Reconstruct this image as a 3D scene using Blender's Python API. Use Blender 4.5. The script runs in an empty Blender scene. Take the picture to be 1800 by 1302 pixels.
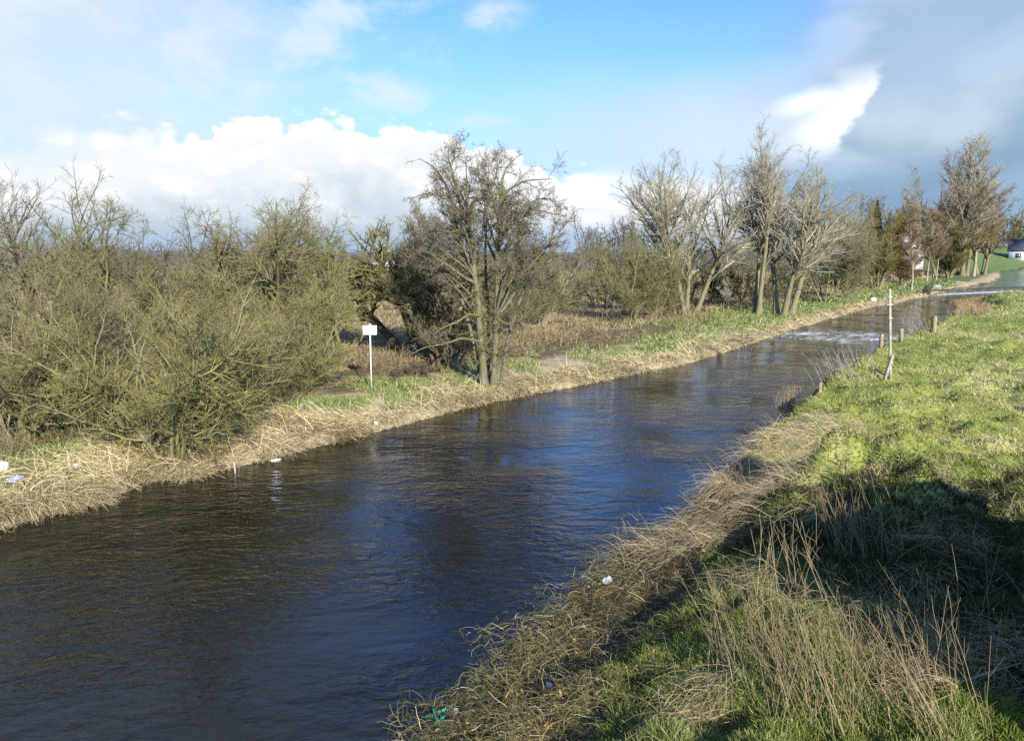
import bpy, math, random
import numpy as np
from mathutils import Vector, Matrix
PI = math.pi
sc = bpy.context.scene
COL = sc.collection

# ------------------------------------------------------------------ camera model
CZ = 5.0
PITCH = math.radians(8.3)
FPX = 1413.0
SP, CP = math.sin(PITCH), math.cos(PITCH)
EXPO = 1.0
TAN_E = math.tan(math.radians(24.0))
LDIR = Vector((-0.33, 0.94, 0)).normalized()          # horizontal travel of the sunlight

def ray(px, py):
    u = (px - 900.0) / FPX; v = (651.0 - py) / FPX
    return np.array((u, CP + v * SP, v * CP - SP))
def G(px, py, z=0.0):
    d = ray(px, py); t = (z - CZ) / d[2]
    return np.array((d[0] * t, d[1] * t, z))
def at_y(px, py, Y):
    d = ray(px, py); t = Y / d[1]
    return np.array((d[0] * t, Y, CZ + d[2] * t))

# ------------------------------------------------------------------ noise
def _hash(ix, iy, seed):
    h = (ix.astype(np.int64) * 374761393 + iy.astype(np.int64) * 668265263 + seed * 974634777) & 0xffffffff
    h = ((h ^ (h >> 13)) * 1274126177) & 0xffffffff
    h = h ^ (h >> 16)
    return (h & 0xffff) / 65535.0
def vnoise(x, y, seed=0):
    ix = np.floor(x); iy = np.floor(y); fx = x - ix; fy = y - iy
    fx = fx * fx * (3 - 2 * fx); fy = fy * fy * (3 - 2 * fy)
    a = _hash(ix, iy, seed); b = _hash(ix + 1, iy, seed); c = _hash(ix, iy + 1, seed); d = _hash(ix + 1, iy + 1, seed)
    return (a * (1 - fx) + b * fx) * (1 - fy) + (c * (1 - fx) + d * fx) * fy - 0.5
def fbm(x, y, seed=0, o=3):
    s = 0; a = 1.0; f = 1.0
    for i in range(o):
        s = s + a * vnoise(x * f + 17.3 * i, y * f - 9.1 * i, seed + i); a *= .5; f *= 2.03
    return s
def sm(t):
    t = np.clip(t, 0, 1); return t * t * (3 - 2 * t)

# ------------------------------------------------------------------ river banks (waterlines, world metres)
LEFT = [(-60, -30), (-32, -6), (-22, 5), (-15, 10.2)]
for p in [(0, 932), (90, 905), (170, 885), (232, 862), (258, 842), (330, 842), (430, 818), (600, 775), (860, 708), (1000, 682),
          (1200, 642), (1300, 612), (1400, 578), (1530, 541), (1600, 529), (1645, 518)]:
    g = G(*p); LEFT.append((g[0], g[1]))
for p in [(1690, 507), (1706, 502), (1742, 496), (1757, 488), (1757, 478), (1800, 473)]:
    g = G(p[0], p[1], .45); LEFT.append((g[0], g[1]))
LEFT += [(260, 300), (600, 560)]
RIGHT = [(-22, -30), (-8, -4), (-3.6, 3.5), (-2.1, 5.8), (-1.0, 7.7), (-.28, 9.35), (.85, 11.4), (1.73, 12.97), (3.04, 14.8), (4.45, 17.1), (6.5, 20.2),
         (8.3, 23.3), (10.5, 27.4), (14.3, 33.5), (21.8, 43.6), (30.4, 56), (37, 66), (41, 74), (44, 81), (50, 86.5), (57, 92), (64, 100), (72, 108), (80, 114),
         (100, 132), (125, 158), (165, 196), (300, 290), (620, 540)]
LEFT = np.array(LEFT); RIGHT = np.array(RIGHT)
RIVER = np.vstack((LEFT, RIGHT[::-1]))

def seg_dist(x, y, poly):
    best = np.full(x.shape, 1e9)
    for i in range(len(poly) - 1):
        ax, ay = poly[i]; bx, by = poly[i + 1]
        vx, vy = bx - ax, by - ay; L2 = vx * vx + vy * vy + 1e-12
        t = np.clip(((x - ax) * vx + (y - ay) * vy) / L2, 0, 1)
        d = (x - ax - t * vx) ** 2 + (y - ay - t * vy) ** 2
        best = np.minimum(best, d)
    return np.sqrt(best)
def inside(x, y, poly):
    c = np.zeros(x.shape, bool); n = len(poly)
    for i in range(n):
        x1, y1 = poly[i]; x2, y2 = poly[(i + 1) % n]
        if y1 == y2: continue
        m = ((y1 > y) != (y2 > y)) & (x < (x2 - x1) * (y - y1) / (y2 - y1) + x1)
        c ^= m
    return c

TUSS = []
_r = random.Random(5)
for (px, py, r, h) in [(1605, 785, .42, .3), (1655, 780, .38, .26), (1512, 775, .32, .22), (1455, 790, .4, .25), (1500, 690, .5, .14), (1590, 700, .35, .12), (1700, 820, .4, .2),
                       (1470, 835, .45, .25), (1560, 845, .4, .22), (1640, 845, .38, .2), (1745, 790, .5, .18), (1440, 720, .4, .18), (1610, 720, .5, .16), (1760, 850, .5, .18), (1530, 880, .4, .25)]:
    g = G(px, py, 1.0); TUSS.append((g[0], g[1], r, h))
for i in range(620):
    yy = 12 * (70 / 12) ** _r.random(); xx = yy * _r.uniform(.22, .78)
    TUSS.append((xx, yy, _r.uniform(.2, .55), _r.uniform(.06, .24)))
def _raster():
    x0, y0, st = 0.0, 8.0, .07; nx, ny = 900, 980; H = np.zeros((ny, nx)); gx = x0 + np.arange(nx) * st; gy = y0 + np.arange(ny) * st
    for (tx, ty, tr, th) in TUSS:
        a = max(int((tx - 3 * tr - x0) / st), 0); b = min(int((tx + 3 * tr - x0) / st) + 2, nx); c = max(int((ty - 3 * tr - y0) / st), 0); d = min(int((ty + 3 * tr - y0) / st) + 2, ny)
        if a >= b or c >= d: continue
        q = ((gx[None, a:b] - tx) ** 2 + (gy[c:d, None] - ty) ** 2) / (tr * tr); H[c:d, a:b] += th * np.exp(-q * 1.2)
    return H
TR = _raster()
def tuss_h(x, y):
    u = np.clip((x - 0.0) / .07, 0, 898.9); v = np.clip((y - 8.0) / .07, 0, 978.9); i = u.astype(int); j = v.astype(int); f = u - i; g = v - j
    h = (TR[j, i] * (1 - f) + TR[j, i + 1] * f) * (1 - g) + (TR[j + 1, i] * (1 - f) + TR[j + 1, i + 1] * f) * g
    return np.where((x < 0) | (x > 62) | (y < 8) | (y > 76), 0, h)
SCRAPE = G(1735, 588, 1.0)

def fields(x, y):
    """height, side (+1 left, -1 right, 0 river), distance from the waterline"""
    x = np.asarray(x, float); y = np.asarray(y, float)
    ins = inside(x, y, RIVER)
    dl = seg_dist(x, y, LEFT); dr = seg_dist(x, y, RIGHT)
    side = np.where(ins, 0, np.where(dl < dr, 1, -1))
    d = np.minimum(dl, dr)
    n1 = fbm(x * .9, y * .9, 3, 3); n2 = fbm(x * .16, y * .16, 9, 2); n3 = fbm(x * 3.1, y * 3.1, 21, 2)
    de = np.maximum(d + n1 * .35 * sm(d / .6), 0)
    hl = .02 + .20 * sm(de / .45) + .26 * sm((de - .3) / 2.5) + .25 * sm((de - 2.5) / 6) + .10 * n1 * sm(d / 1.5) + .18 * n2 * sm(d / 4) + .05 * n3 * sm(d / 1.)
    nf = 1 - sm((y - 14.5) / 4.0)
    ff = sm((y - 60) / 7.0) * (1 - sm((y - 110) / 12))
    hnear = -.03 + .13 * sm(de / .5) + .09 * n3 + .06 * n1 + .92 * sm((de - 1.0) / 2.6)
    hfar = .03 + .92 * sm(de / .75)
    hspit = .03 + .17 * sm(de / .6) + .85 * sm((de - 1.6) / 2.2)
    hr = nf * hnear + (1 - nf) * (1 - ff) * hfar + (1 - nf) * ff * hspit
    hr = hr + sm(d / 1.8) * (.22 * n1 + .25 * n2 + .10 * n3)
    hr = hr + tuss_h(x, y) * sm(d / 1.2)
    q = ((x - SCRAPE[0]) / 2.6) ** 2 + ((y - SCRAPE[1]) / .8) ** 2
    hr = hr - .3 * np.exp(-q * 1.5)
    h = np.where(side == 1, hl, hr)
    lift = .5 * sm((y - 96) / 16)
    h = h + lift
    hill = sm((x - 95) / 30) * sm((y - 150) / 40)
    h = h + np.where(side == 1, 6.5 * hill * sm((d - 4) / 38), 0)
    bed = -.08 - .75 * sm(d / 2.2) + lift * sm((y - 104) / 12)
    h = np.where(side == 0, bed, h)
    return h, side, d
def hgt(x, y):
    return float(fields(np.array([x]), np.array([y]))[0][0])
def ground_at(px, py, z=None):
    """where the line of sight through a point of the photograph first meets the ground"""
    d = ray(px, py); t = 4.0 * (300 / 4.0) ** np.linspace(0, 1, 1400); x, y, zz = d[0] * t, d[1] * t, CZ + d[2] * t
    h = np.maximum(fields(x, y)[0], 0.0); k = np.where(zz <= h)[0]
    if len(k) == 0: k = [len(t) - 1]
    i = max(k[0], 1); t0, t1 = t[i - 1], t[i]; f0, f1 = zz[i - 1] - h[i - 1], zz[i] - h[i]; tt = t0 + (t1 - t0) * f0 / max(f0 - f1, 1e-9)
    return np.array((d[0] * tt, d[1] * tt, hgt(d[0] * tt, d[1] * tt)))

# ------------------------------------------------------------------ mesh helpers
def mesh_from(name, V, quads=None, tris=None, cols=None, smooth=True):
    me = bpy.data.meshes.new(name)
    V = np.ascontiguousarray(V, np.float32).reshape(-1, 3)
    nq = 0 if quads is None else len(quads); nt = 0 if tris is None else len(tris)
    me.vertices.add(len(V)); me.vertices.foreach_set('co', V.ravel())
    me.loops.add(nq * 4 + nt * 3); me.polygons.add(nq + nt)
    li = []; 
    if nq: li.append(np.asarray(quads, np.int32).ravel())
    if nt: li.append(np.asarray(tris, np.int32).ravel())
    me.loops.foreach_set('vertex_index', np.concatenate(li))
    ls = np.concatenate((np.arange(nq, dtype=np.int32) * 4, nq * 4 + np.arange(nt, dtype=np.int32) * 3))
    me.polygons.foreach_set('loop_start', ls)
    if smooth: me.polygons.foreach_set('use_smooth', np.ones(nq + nt, bool))
    if cols is not None:
        a = me.color_attributes.new('Col', 'FLOAT_COLOR', 'POINT')
        c = np.ones((len(V), 4), np.float32); c[:, :3] = cols
        a.data.foreach_set('color', c.ravel())
    me.update(calc_edges=True); me.validate()
    return me
class MB:
    """collects geometry of one mesh"""
    def __init__(s): s.V = []; s.Q = []; s.T = []; s.C = []; s.n = 0
    def add(s, V, Q=None, T=None, C=None):
        V = np.asarray(V, float).reshape(-1, 3)
        if Q is not None and len(Q): s.Q.append(np.asarray(Q) + s.n)
        if T is not None and len(T): s.T.append(np.asarray(T) + s.n)
        s.V.append(V); s.C.append(np.ones_like(V) * .5 if C is None else np.broadcast_to(C, V.shape)); s.n += len(V)
    def box(s, c, size, R=None, C=None):
        c = np.array(c, float); h = np.array(size, float) / 2
        v = np.array([(x, y, z) for x in (-1, 1) for y in (-1, 1) for z in (-1, 1)], float) * h
        if R is not None: v = v @ np.array(R).T
        s.add(v + c, [(0, 1, 3, 2), (4, 6, 7, 5), (0, 4, 5, 1), (2, 3, 7, 6), (0, 2, 6, 4), (1, 5, 7, 3)], None, C)
    def tube(s, pts, rad, m=8, C=None, cap=True):
        pts = np.array(pts, float); rad = np.broadcast_to(np.array(rad, float), (len(pts),))
        V, Q = tubes(pts[None], rad[None], m)
        T = []
        if cap:
            V = np.vstack((V, pts[:1], pts[-1:])); K = len(pts); b = K * m
            for i in range(m):
                T.append((b, (i + 1) % m, i)); T.append((b + 1, (K - 1) * m + i, (K - 1) * m + (i + 1) % m))
        s.add(V, Q, T, C)
    def mesh(s, name, smooth=True):
        return mesh_from(name, np.vstack(s.V), np.vstack(s.Q) if s.Q else None, np.vstack(s.T) if s.T else None, np.vstack(s.C), smooth)
def tubes(P, R, m):
    """P (n,K,3), R (n,K) -> verts, quads"""
    n, K, _ = P.shape
    Tn = np.empty_like(P); Tn[:, 1:-1] = P[:, 2:] - P[:, :-2]; Tn[:, 0] = P[:, 1] - P[:, 0]; Tn[:, -1] = P[:, -1] - P[:, -2]
    Tn /= np.linalg.norm(Tn, axis=2, keepdims=True) + 1e-9
    mean = P[:, -1] - P[:, 0]
    ref = np.where((np.abs(mean[:, 2]) > .75 * np.linalg.norm(mean, axis=1))[:, None], np.array((1., 0, 0)), np.array((0, 0, 1.)))[:, None, :]
    U = np.cross(Tn, np.broadcast_to(ref, Tn.shape)); U /= np.linalg.norm(U, axis=2, keepdims=True) + 1e-9
    W = np.cross(Tn, U)
    a = np.arange(m) * 2 * PI / m
    V = P[:, :, None, :] + R[:, :, None, None] * (np.cos(a)[:, None] * U[:, :, None, :] + np.sin(a)[:, None] * W[:, :, None, :])
    idx = np.arange(n * K * m).reshape(n, K, m)
    q = np.stack((idx[:, :-1], np.roll(idx[:, :-1], -1, 2), np.roll(idx[:, 1:], -1, 2), idx[:, 1:]), -1).reshape(-1, 4)
    return V.reshape(-1, 3), q
def ribbons(P, W, rng, facing=None):
    """flat blades: P (n,K,3), W (n,K) half width -> verts, quads"""
    n, K, _ = P.shape
    T = P[:, -1] - P[:, 0]; T /= np.linalg.norm(T, axis=1, keepdims=True) + 1e-9
    r = rng.normal(size=(n, 3)); S = np.cross(T, r); S /= np.linalg.norm(S, axis=1, keepdims=True) + 1e-9
    V = np.stack((P - S[:, None] * W[..., None], P + S[:, None] * W[..., None]), 2)
    idx = np.arange(n * K * 2).reshape(n, K, 2)
    q = np.stack((idx[:, :-1, 0], idx[:, :-1, 1], idx[:, 1:, 1], idx[:, 1:, 0]), -1).reshape(-1, 4)
    return V.reshape(-1, 3), q

def obj(name, me, mat, parent=None):
    o = bpy.data.objects.new(name, me); COL.objects.link(o)
    if mat is not None and not me.materials: me.materials.append(mat)
    if parent is not None: o.parent = parent
    return o
def thing(name, label, cat, loc, group=None):
    o = bpy.data.objects.new(name, None); COL.objects.link(o); o.empty_display_size = .2
    o.location = Vector(loc); return tag(o, label, cat, group)
def tag(o, label, cat, group=None):
    o['label'] = label; o['category'] = cat
    if group: o['group'] = group
    return o
def structure(o): o['kind'] = 'structure'; return o
def stuff(o, label, cat): o['kind'] = 'stuff'; o['label'] = label; o['category'] = cat; return o

# ------------------------------------------------------------------ materials
class NT:
    def __init__(s, tree): s.t = tree; s.n = tree.nodes; s.l = tree.links
    def new(s, k, **kw):
        n = s.n.new(k)
        for a, b in kw.items(): setattr(n, a, b)
        return n
    def set(s, sock, v):
        if hasattr(v, 'is_output') or isinstance(v, bpy.types.NodeSocket): s.l.new(v, sock)
        else: sock.default_value = v
    def m(s, op, a, b=0.0, c=None, clamp=False):
        n = s.new('ShaderNodeMath', operation=op, use_clamp=clamp); s.set(n.inputs[0], a); s.set(n.inputs[1], b)
        if c is not None: s.set(n.inputs[2], c)
        return n.outputs[0]
    def mix(s, f, a, b):
        n = s.new('ShaderNodeMix', data_type='RGBA'); s.set(n.inputs[0], f)
        s.set(n.inputs[6], a if hasattr(a, 'is_output') else (*a, 1)); s.set(n.inputs[7], b if hasattr(b, 'is_output') else (*b, 1))
        return n.outputs[2]
    def noise(s, vec, scale, detail=4, rough=.55, dist=0.0, dim='3D'):
        n = s.new('ShaderNodeTexNoise', noise_dimensions=dim); 
        if vec is not None: s.l.new(vec, n.inputs['Vector'])
        n.inputs['Scale'].default_value = scale; n.inputs['Detail'].default_value = detail; n.inputs['Roughness'].default_value = rough; n.inputs['Distortion'].default_value = dist
        return n.outputs[0]
    def ss(s, x, a, b):
        n = s.new('ShaderNodeMapRange', interpolation_type='SMOOTHSTEP'); s.set(n.inputs[0], x); s.set(n.inputs[1], a); s.set(n.inputs[2], b)
        return n.outputs[0]
    def scale_vec(s, vec, v):
        n = s.new('ShaderNodeMapping'); s.l.new(vec, n.inputs[0]); n.inputs['Scale'].default_value = v; return n.outputs[0]
def mat_new(name):
    m = bpy.data.materials.new(name); m.use_nodes = True; m.node_tree.nodes.clear()
    t = NT(m.node_tree); out = t.new('ShaderNodeOutputMaterial'); return m, t, out
def principled(t, out, col, rough=.8, spec=.3, bump=None, bstr=.3, bdist=.02):
    p = t.new('ShaderNodeBsdfPrincipled')
    t.set(p.inputs['Base Color'], col if hasattr(col, 'is_output') else (*col, 1)); t.set(p.inputs['Roughness'], rough); p.inputs['Specular IOR Level'].default_value = spec
    if bump is not None:
        b = t.new('ShaderNodeBump'); b.inputs['Strength'].default_value = bstr; b.inputs['Distance'].default_value = bdist
        t.l.new(bump, b.inputs['Height']); t.l.new(b.outputs[0], p.inputs['Normal'])
    t.l.new(p.outputs[0], out.inputs[0]); return p
def noisy(name, c1, c2, scale=8, rough=.85, spec=.25, bstr=.4, bdist=.01, lo=.35, hi=.65, detail=5):
    m, t, out = mat_new(name); tc = t.new('ShaderNodeTexCoord').outputs['Object']
    n = t.noise(tc, scale, detail); col = t.mix(t.ss(n, lo, hi), c1, c2)
    principled(t, out, col, rough, spec, t.noise(tc, scale * 3, 4), bstr, bdist); return m
def leafy(name, trans=.25, rough=.7, mul=1.0):
    m, t, out = mat_new(name)
    a = t.new('ShaderNodeAttribute', attribute_name='Col').outputs['Color']
    d = t.new('ShaderNodeBsdfDiffuse'); tr = t.new('ShaderNodeBsdfTranslucent'); t.l.new(a, d.inputs[0]); t.l.new(a, tr.inputs[0])
    mx = t.new('ShaderNodeMixShader'); mx.inputs[0].default_value = trans
    t.l.new(d.outputs[0], mx.inputs[1]); t.l.new(tr.outputs[0], mx.inputs[2]); t.l.new(mx.outputs[0], out.inputs[0]); return m
def bark(name, c1, c2, c3):
    m, t, out = mat_new(name); tc = t.new('ShaderNodeTexCoord').outputs['Object']
    n1 = t.noise(t.scale_vec(tc, (1, 1, .35)), 9, 6, .65); n2 = t.noise(tc, 2.3, 4, .6); n3 = t.noise(tc, 22, 3)
    col = t.mix(t.ss(n1, .35, .65), c1, c2); col = t.mix(t.ss(n2, .45, .62), col, c3)
    col = t.mix(t.m('MULTIPLY', t.ss(n3, .5, .75), .6), col, tuple(x * .35 for x in c1))
    principled(t, out, col, .9, .15, n1, .7, .03); return m
M_TWIG = leafy('twig_bark', 0.0)
M_GRASS = leafy('grass_blades', .22)
M_STRAW = leafy('dead_straw', .12)
M_BARK_ALDER = bark('bark_alder', (.085, .075, .055), (.175, .16, .11), (.11, .115, .04))
M_BARK_HAW = bark('bark_hawthorn', (.075, .062, .045), (.12, .105, .065), (.14, .14, .045))
M_BARK_WILLOW = bark('bark_willow', (.15, .13, .085), (.22, .20, .12), (.19, .19, .07))
M_BARK_ASH = bark('bark_ash', (.115, .10, .07), (.22, .20, .14), (.17, .17, .07))
M_BARK_BIRCH = bark('bark_birch', (.20, .18, .13), (.36, .34, .27), (.20, .19, .10))
M_BARK_DARK = bark('bark_dark', (.045, .038, .03), (.08, .07, .05), (.07, .07, .03))

# ground
def ground_mat():
    m, t, out = mat_new('soil_and_turf')
    a = t.new('ShaderNodeAttribute', attribute_name='Col').outputs['Color']
    pos = t.new('ShaderNodeNewGeometry').outputs['Position']
    n1 = t.noise(pos, 1.7, 6, .65); n2 = t.noise(pos, 14, 5, .65)
    v = t.m('ADD', t.m('MULTIPLY', t.ss(n1, .3, .7), .55), t.m('MULTIPLY', t.ss(n2, .3, .7), .55))
    v = t.m('ADD', v, .45)
    mm = t.new('ShaderNodeVectorMath', operation='SCALE'); t.l.new(a, mm.inputs[0]); t.l.new(v, mm.inputs['Scale'])
    principled(t, out, mm.outputs[0], .95, .1, t.noise(pos, 9, 6, .7), .8, .06); return m
M_GROUND = ground_mat()

def water_mat():
    m, t, out = mat_new('river_water')
    pos = t.new('ShaderNodeNewGeometry').outputs['Position']
    mp = t.new('ShaderNodeMapping'); t.l.new(pos, mp.inputs[0]); mp.inputs['Rotation'].default_value = (0, 0, math.radians(-25)); mp.inputs['Scale'].default_value = (.75, 1.35, 1)
    v = mp.outputs[0]
    w1 = t.noise(v, 1.5, 2, .5, .4); w2 = t.noise(v, 5.2, 3, .55, .6); w3 = t.noise(v, 15, 2, .5)
    calm = t.ss(t.noise(pos, .22, 2), .35, .62)
    h = t.m('ADD', t.m('MULTIPLY', w1, .35), t.m('ADD', t.m('MULTIPLY', w2, t.m('ADD', t.m('MULTIPLY', calm, .17), .10)), t.m('MULTIPLY', w3, .03)))
    # riffle: broken water with foam, across the river below the bend
    rc = G(1468, 591); fl = Vector((.58, .81)).normalized()
    s = t.new('ShaderNodeSeparateXYZ'); t.l.new(pos, s.inputs[0])
    dx = t.m('SUBTRACT', s.outputs[0], float(rc[0])); dy = t.m('SUBTRACT', s.outputs[1], float(rc[1]))
    al = t.m('ADD', t.m('MULTIPLY', dx, fl.x), t.m('MULTIPLY', dy, fl.y))
    ac = t.m('SUBTRACT', t.m('MULTIPLY', dx, fl.y), t.m('MULTIPLY', dy, fl.x))
    reg = t.m('MULTIPLY', t.m('SUBTRACT', 1.0, t.ss(t.m('ABSOLUTE', al), 1.0, 6.5)), t.m('SUBTRACT', 1.0, t.ss(t.m('ABSOLUTE', ac), 3.0, 6.0)))
    fn = t.noise(t.scale_vec(v, (1.0, 1.8, 1)), 2.1, 5, .7, .8)
    fn2 = t.noise(v, .6, 2)
    foam = t.ss(t.m('ADD', t.m('ADD', fn, t.m('MULTIPLY', fn2, .35)), t.m('MULTIPLY', reg, .16)), .85, .925)
    foam = t.m('MULTIPLY', foam, t.ss(reg, .05, .4))
    h = t.m('MULTIPLY', h, t.m('ADD', .50, t.m('MULTIPLY', calm, .95))); h = t.m('ADD', h, t.m('MULTIPLY', reg, t.m('MULTIPLY', fn, .6)))
    # white water at the foot of the weir
    wl = Vector((WEIR_B[0] - WEIR_A[0], WEIR_B[1] - WEIR_A[1])).normalized()
    ex = t.m('SUBTRACT', s.outputs[0], float(WEIR_A[0])); ey = t.m('SUBTRACT', s.outputs[1], float(WEIR_A[1]))
    dw = t.m('SUBTRACT', t.m('MULTIPLY', ex, wl.y), t.m('MULTIPLY', ey, wl.x))      # downstream distance
    wf = t.m('MULTIPLY', t.ss(t.m('ADD', t.noise(pos, 1.2, 4, .7), t.m('MULTIPLY', dw, -.10)), .12, .40), t.ss(dw, -.6, .1))
    foam = t.m('MAXIMUM', foam, t.m('MULTIPLY', wf, .75))
    bp = t.new('ShaderNodeBump'); bp.inputs['Strength'].default_value = 1.0; bp.inputs['Distance'].default_value = .115; t.l.new(h, bp.inputs['Height'])
    shal = t.noise(pos, .5, 3)
    col = t.mix(t.ss(shal, .4, .65), (.0045, .0048, .003), (.008, .0068, .003))
    p = t.new('ShaderNodeBsdfPrincipled'); t.l.new(col, p.inputs['Base Color']); p.inputs['Roughness'].default_value = .04; p.inputs['IOR'].default_value = 1.33; p.inputs['Specular IOR Level'].default_value = .5
    t.l.new(bp.outputs[0], p.inputs['Normal'])
    f = t.new('ShaderNodeBsdfDiffuse'); f.inputs[0].default_value = (.62, .65, .68, 1); t.l.new(bp.outputs[0], f.inputs['Normal'])
    mx = t.new('ShaderNodeMixShader'); t.l.new(foam, mx.inputs[0]); t.l.new(p.outputs[0], mx.inputs[1]); t.l.new(f.outputs[0], mx.inputs[2]); t.l.new(mx.outputs[0], out.inputs[0])
    return m
WEIR_A = np.array((51.0, 99.5)); WEIR_B = np.array((82.0, 118.0))
M_WATER = water_mat()

# ------------------------------------------------------------------ sky
def build_world():
    w = bpy.data.worlds.new('World'); sc.world = w; w.use_nodes = True; w.node_tree.nodes.clear()
    t = NT(w.node_tree); out = t.new('ShaderNodeOutputWorld'); bg = t.new('ShaderNodeBackground'); t.l.new(bg.outputs[0], out.inputs[0])
    sky = t.new('ShaderNodeTexSky', sky_type='NISHITA'); sky.sun_disc = False
    sky.sun_elevation = math.atan(TAN_E); sky.sun_rotation = math.atan2(-LDIR.x, -LDIR.y); sky.air_density = 1.0; sky.dust_density = .6; sky.ozone_density = 1.5
    STR = .1; K = 1.0 / (STR * 2 ** EXPO)            # cloud radiances below are written as displayed linear values
    d = t.new('ShaderNodeTexCoord').outputs['Generated']
    s = t.new('ShaderNodeSeparateXYZ'); t.l.new(d, s.inputs[0]); X, Y, Z = s.outputs
    az = t.m('ARCTAN2', X, Y); el = t.m('ARCSINE', Z)
    n_w = t.noise(d, 9, 5, .6); n_w2 = t.noise(d, 3.2, 5, .6)
    cv = t.new('ShaderNodeCombineXYZ'); t.l.new(az, cv.inputs[0]); t.l.new(t.m('MULTIPLY', el, 1.7), cv.inputs[1])
    P2 = cv.outputs[0]
    big = t.noise(P2, 5.5, 6, .58); fine = t.noise(P2, 17, 6, .6); wisp = t.noise(P2, 8, 7, .62, .35)
    vor = t.new('ShaderNodeTexVoronoi', feature='SMOOTH_F1', voronoi_dimensions='2D'); vor.inputs['Scale'].default_value = 17; vor.inputs['Smoothness'].default_value = .35
    try: vor.inputs['Detail'].default_value = 2.0; vor.inputs['Roughness'].default_value = .5
    except Exception: pass
    t.l.new(P2, vor.inputs['Vector']); bil = vor.outputs['Distance']
    def ae(px, py):
        r = ray(px, py); return math.atan2(r[0], r[1]), math.asin(r[2] / np.linalg.norm(r))
    def col(c): return tuple(x * K for x in c)
    def blob(px, py, rx, ry, rot=0, soft=.6, wob=.5):
        a0, e0 = ae(px, py); rx, ry = rx / FPX, ry / FPX
        da = t.m('SUBTRACT', az, a0); de = t.m('SUBTRACT', el, e0); c, sn = math.cos(rot), math.sin(rot)
        u = t.m('DIVIDE', t.m('ADD', t.m('MULTIPLY', da, c), t.m('MULTIPLY', de, sn)), rx)
        v = t.m('DIVIDE', t.m('SUBTRACT', t.m('MULTIPLY', de, c), t.m('MULTIPLY', da, sn)), ry)
        r = t.m('SQRT', t.m('ADD', t.m('MULTIPLY', u, u), t.m('MULTIPLY', v, v)))
        r = t.m('ADD', r, t.m('MULTIPLY', t.m('SUBTRACT', big, .5), wob * 2)); r = t.m('ADD', r, t.m('MULTIPLY', t.m('SUBTRACT', fine, .5), wob * .7))
        return t.m('SUBTRACT', 1.0, t.ss(r, 1 - soft, 1 + soft))
    def over(base, mask, c, k=1.0):
        return t.mix(t.m('MULTIPLY', mask, k) if k != 1 else mask, base, col(c))
    # blue
    tint = t.new('ShaderNodeMix', data_type='RGBA', blend_type='MULTIPLY'); tint.inputs[0].default_value = 1; t.l.new(sky.outputs[0], tint.inputs[6]); tint.inputs[7].default_value = (*SKY_TINT, 1)
    hi = t.new('ShaderNodeVectorMath', operation='SCALE'); t.l.new(tint.outputs[2], hi.inputs[0]); t.l.new(t.m('ADD', 1.0, t.m('MULTIPLY', t.ss(el, .29, .45), .5)), hi.inputs['Scale']); c = hi.outputs[0]
    haze = t.m('SUBTRACT', 1.0, t.ss(el, .03, .36)); c = over(c, haze, (.60, .85, 1.2), .62)
    # high veil on the left, with wisps
    veil = blob(20, 110, 330, 300, 0, .6, .6); c = over(c, t.m('MULTIPLY', veil, t.m('ADD', .62, t.m('MULTIPLY', t.ss(wisp, .36, .58), .38))), (.78, .91, 1.0), .92); veil2 = blob(-60, -520, 520, 520, 0, .45, .6); c = over(c, veil2, (.66, .76, .85), .62)
    wm = t.m('MULTIPLY', t.ss(wisp, .5, .68), t.m('SUBTRACT', 1.0, t.ss(az, -.17, .02))); c = over(c, wm, (.80, .91, 1.0), .6)
    pw = t.ss(wisp, .40, .60)
    for b in [(330, 55, 75, 40), (520, 70, 75, 45), (610, 5, 60, 25), (345, 138, 60, 26), (460, 145, 50, 22), (870, 30, 50, 22), (860, 210, 50, 10), (680, 170, 60, 25)]:
        c = over(c, t.m('MULTIPLY', pw, blob(b[0], b[1], b[2], b[3], .1, .8, .7)), (.80, .90, 1.0), .7)
    # behind the camera and overhead: broken cloud
    oc = t.ss(n_w2, .50, .66); beh = t.m('MULTIPLY', oc, t.m('MAXIMUM', t.ss(el, .45, .75), t.ss(t.m('ABSOLUTE', az), .75, 1.1))); c = over(c, beh, (.36, .43, .52), .9)
    # pale lilac veil right of centre
    lil = blob(1330, 215, 330, 62, .12, .8, .55); c = over(c, lil, (.54, .70, .95), .7)
    lil2 = blob(1180, 260, 330, 85, .0, .9, .5); c = over(c, lil2, (.70, .85, 1.0), .6)
    # grey cloud mass on the right
    gm = blob(1800, 200, 330, 300, -.25, .35, .35); lay = t.noise(t.scale_vec(P2, (5, 16, 1)), 1.0, 6, .6); v2 = t.new('ShaderNodeTexVoronoi', feature='SMOOTH_F1', voronoi_dimensions='2D'); v2.inputs['Scale'].default_value = 8; v2.inputs['Smoothness'].default_value = .5
    wv = t.new('ShaderNodeVectorMath', operation='ADD'); t.l.new(P2, wv.inputs[0]); nc = t.new('ShaderNodeTexNoise'); nc.inputs['Scale'].default_value = 9; nc.inputs['Detail'].default_value = 5; t.l.new(P2, nc.inputs['Vector'])
    nsc = t.new('ShaderNodeVectorMath', operation='SCALE'); t.l.new(nc.outputs['Color'], nsc.inputs[0]); nsc.inputs['Scale'].default_value = .12; t.l.new(nsc.outputs[0], wv.inputs[1]); t.l.new(wv.outputs[0], v2.inputs['Vector'])
    lump = t.m('ADD', t.m('ADD', t.m('MULTIPLY', v2.outputs['Distance'], -.9), t.m('MULTIPLY', n_w, .5)), t.m('MULTIPLY', lay, .45))
    gcol = t.mix(t.ss(lump, -.05, .34), col((.33, .48, .65)), col((.57, .72, .86)))
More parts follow.
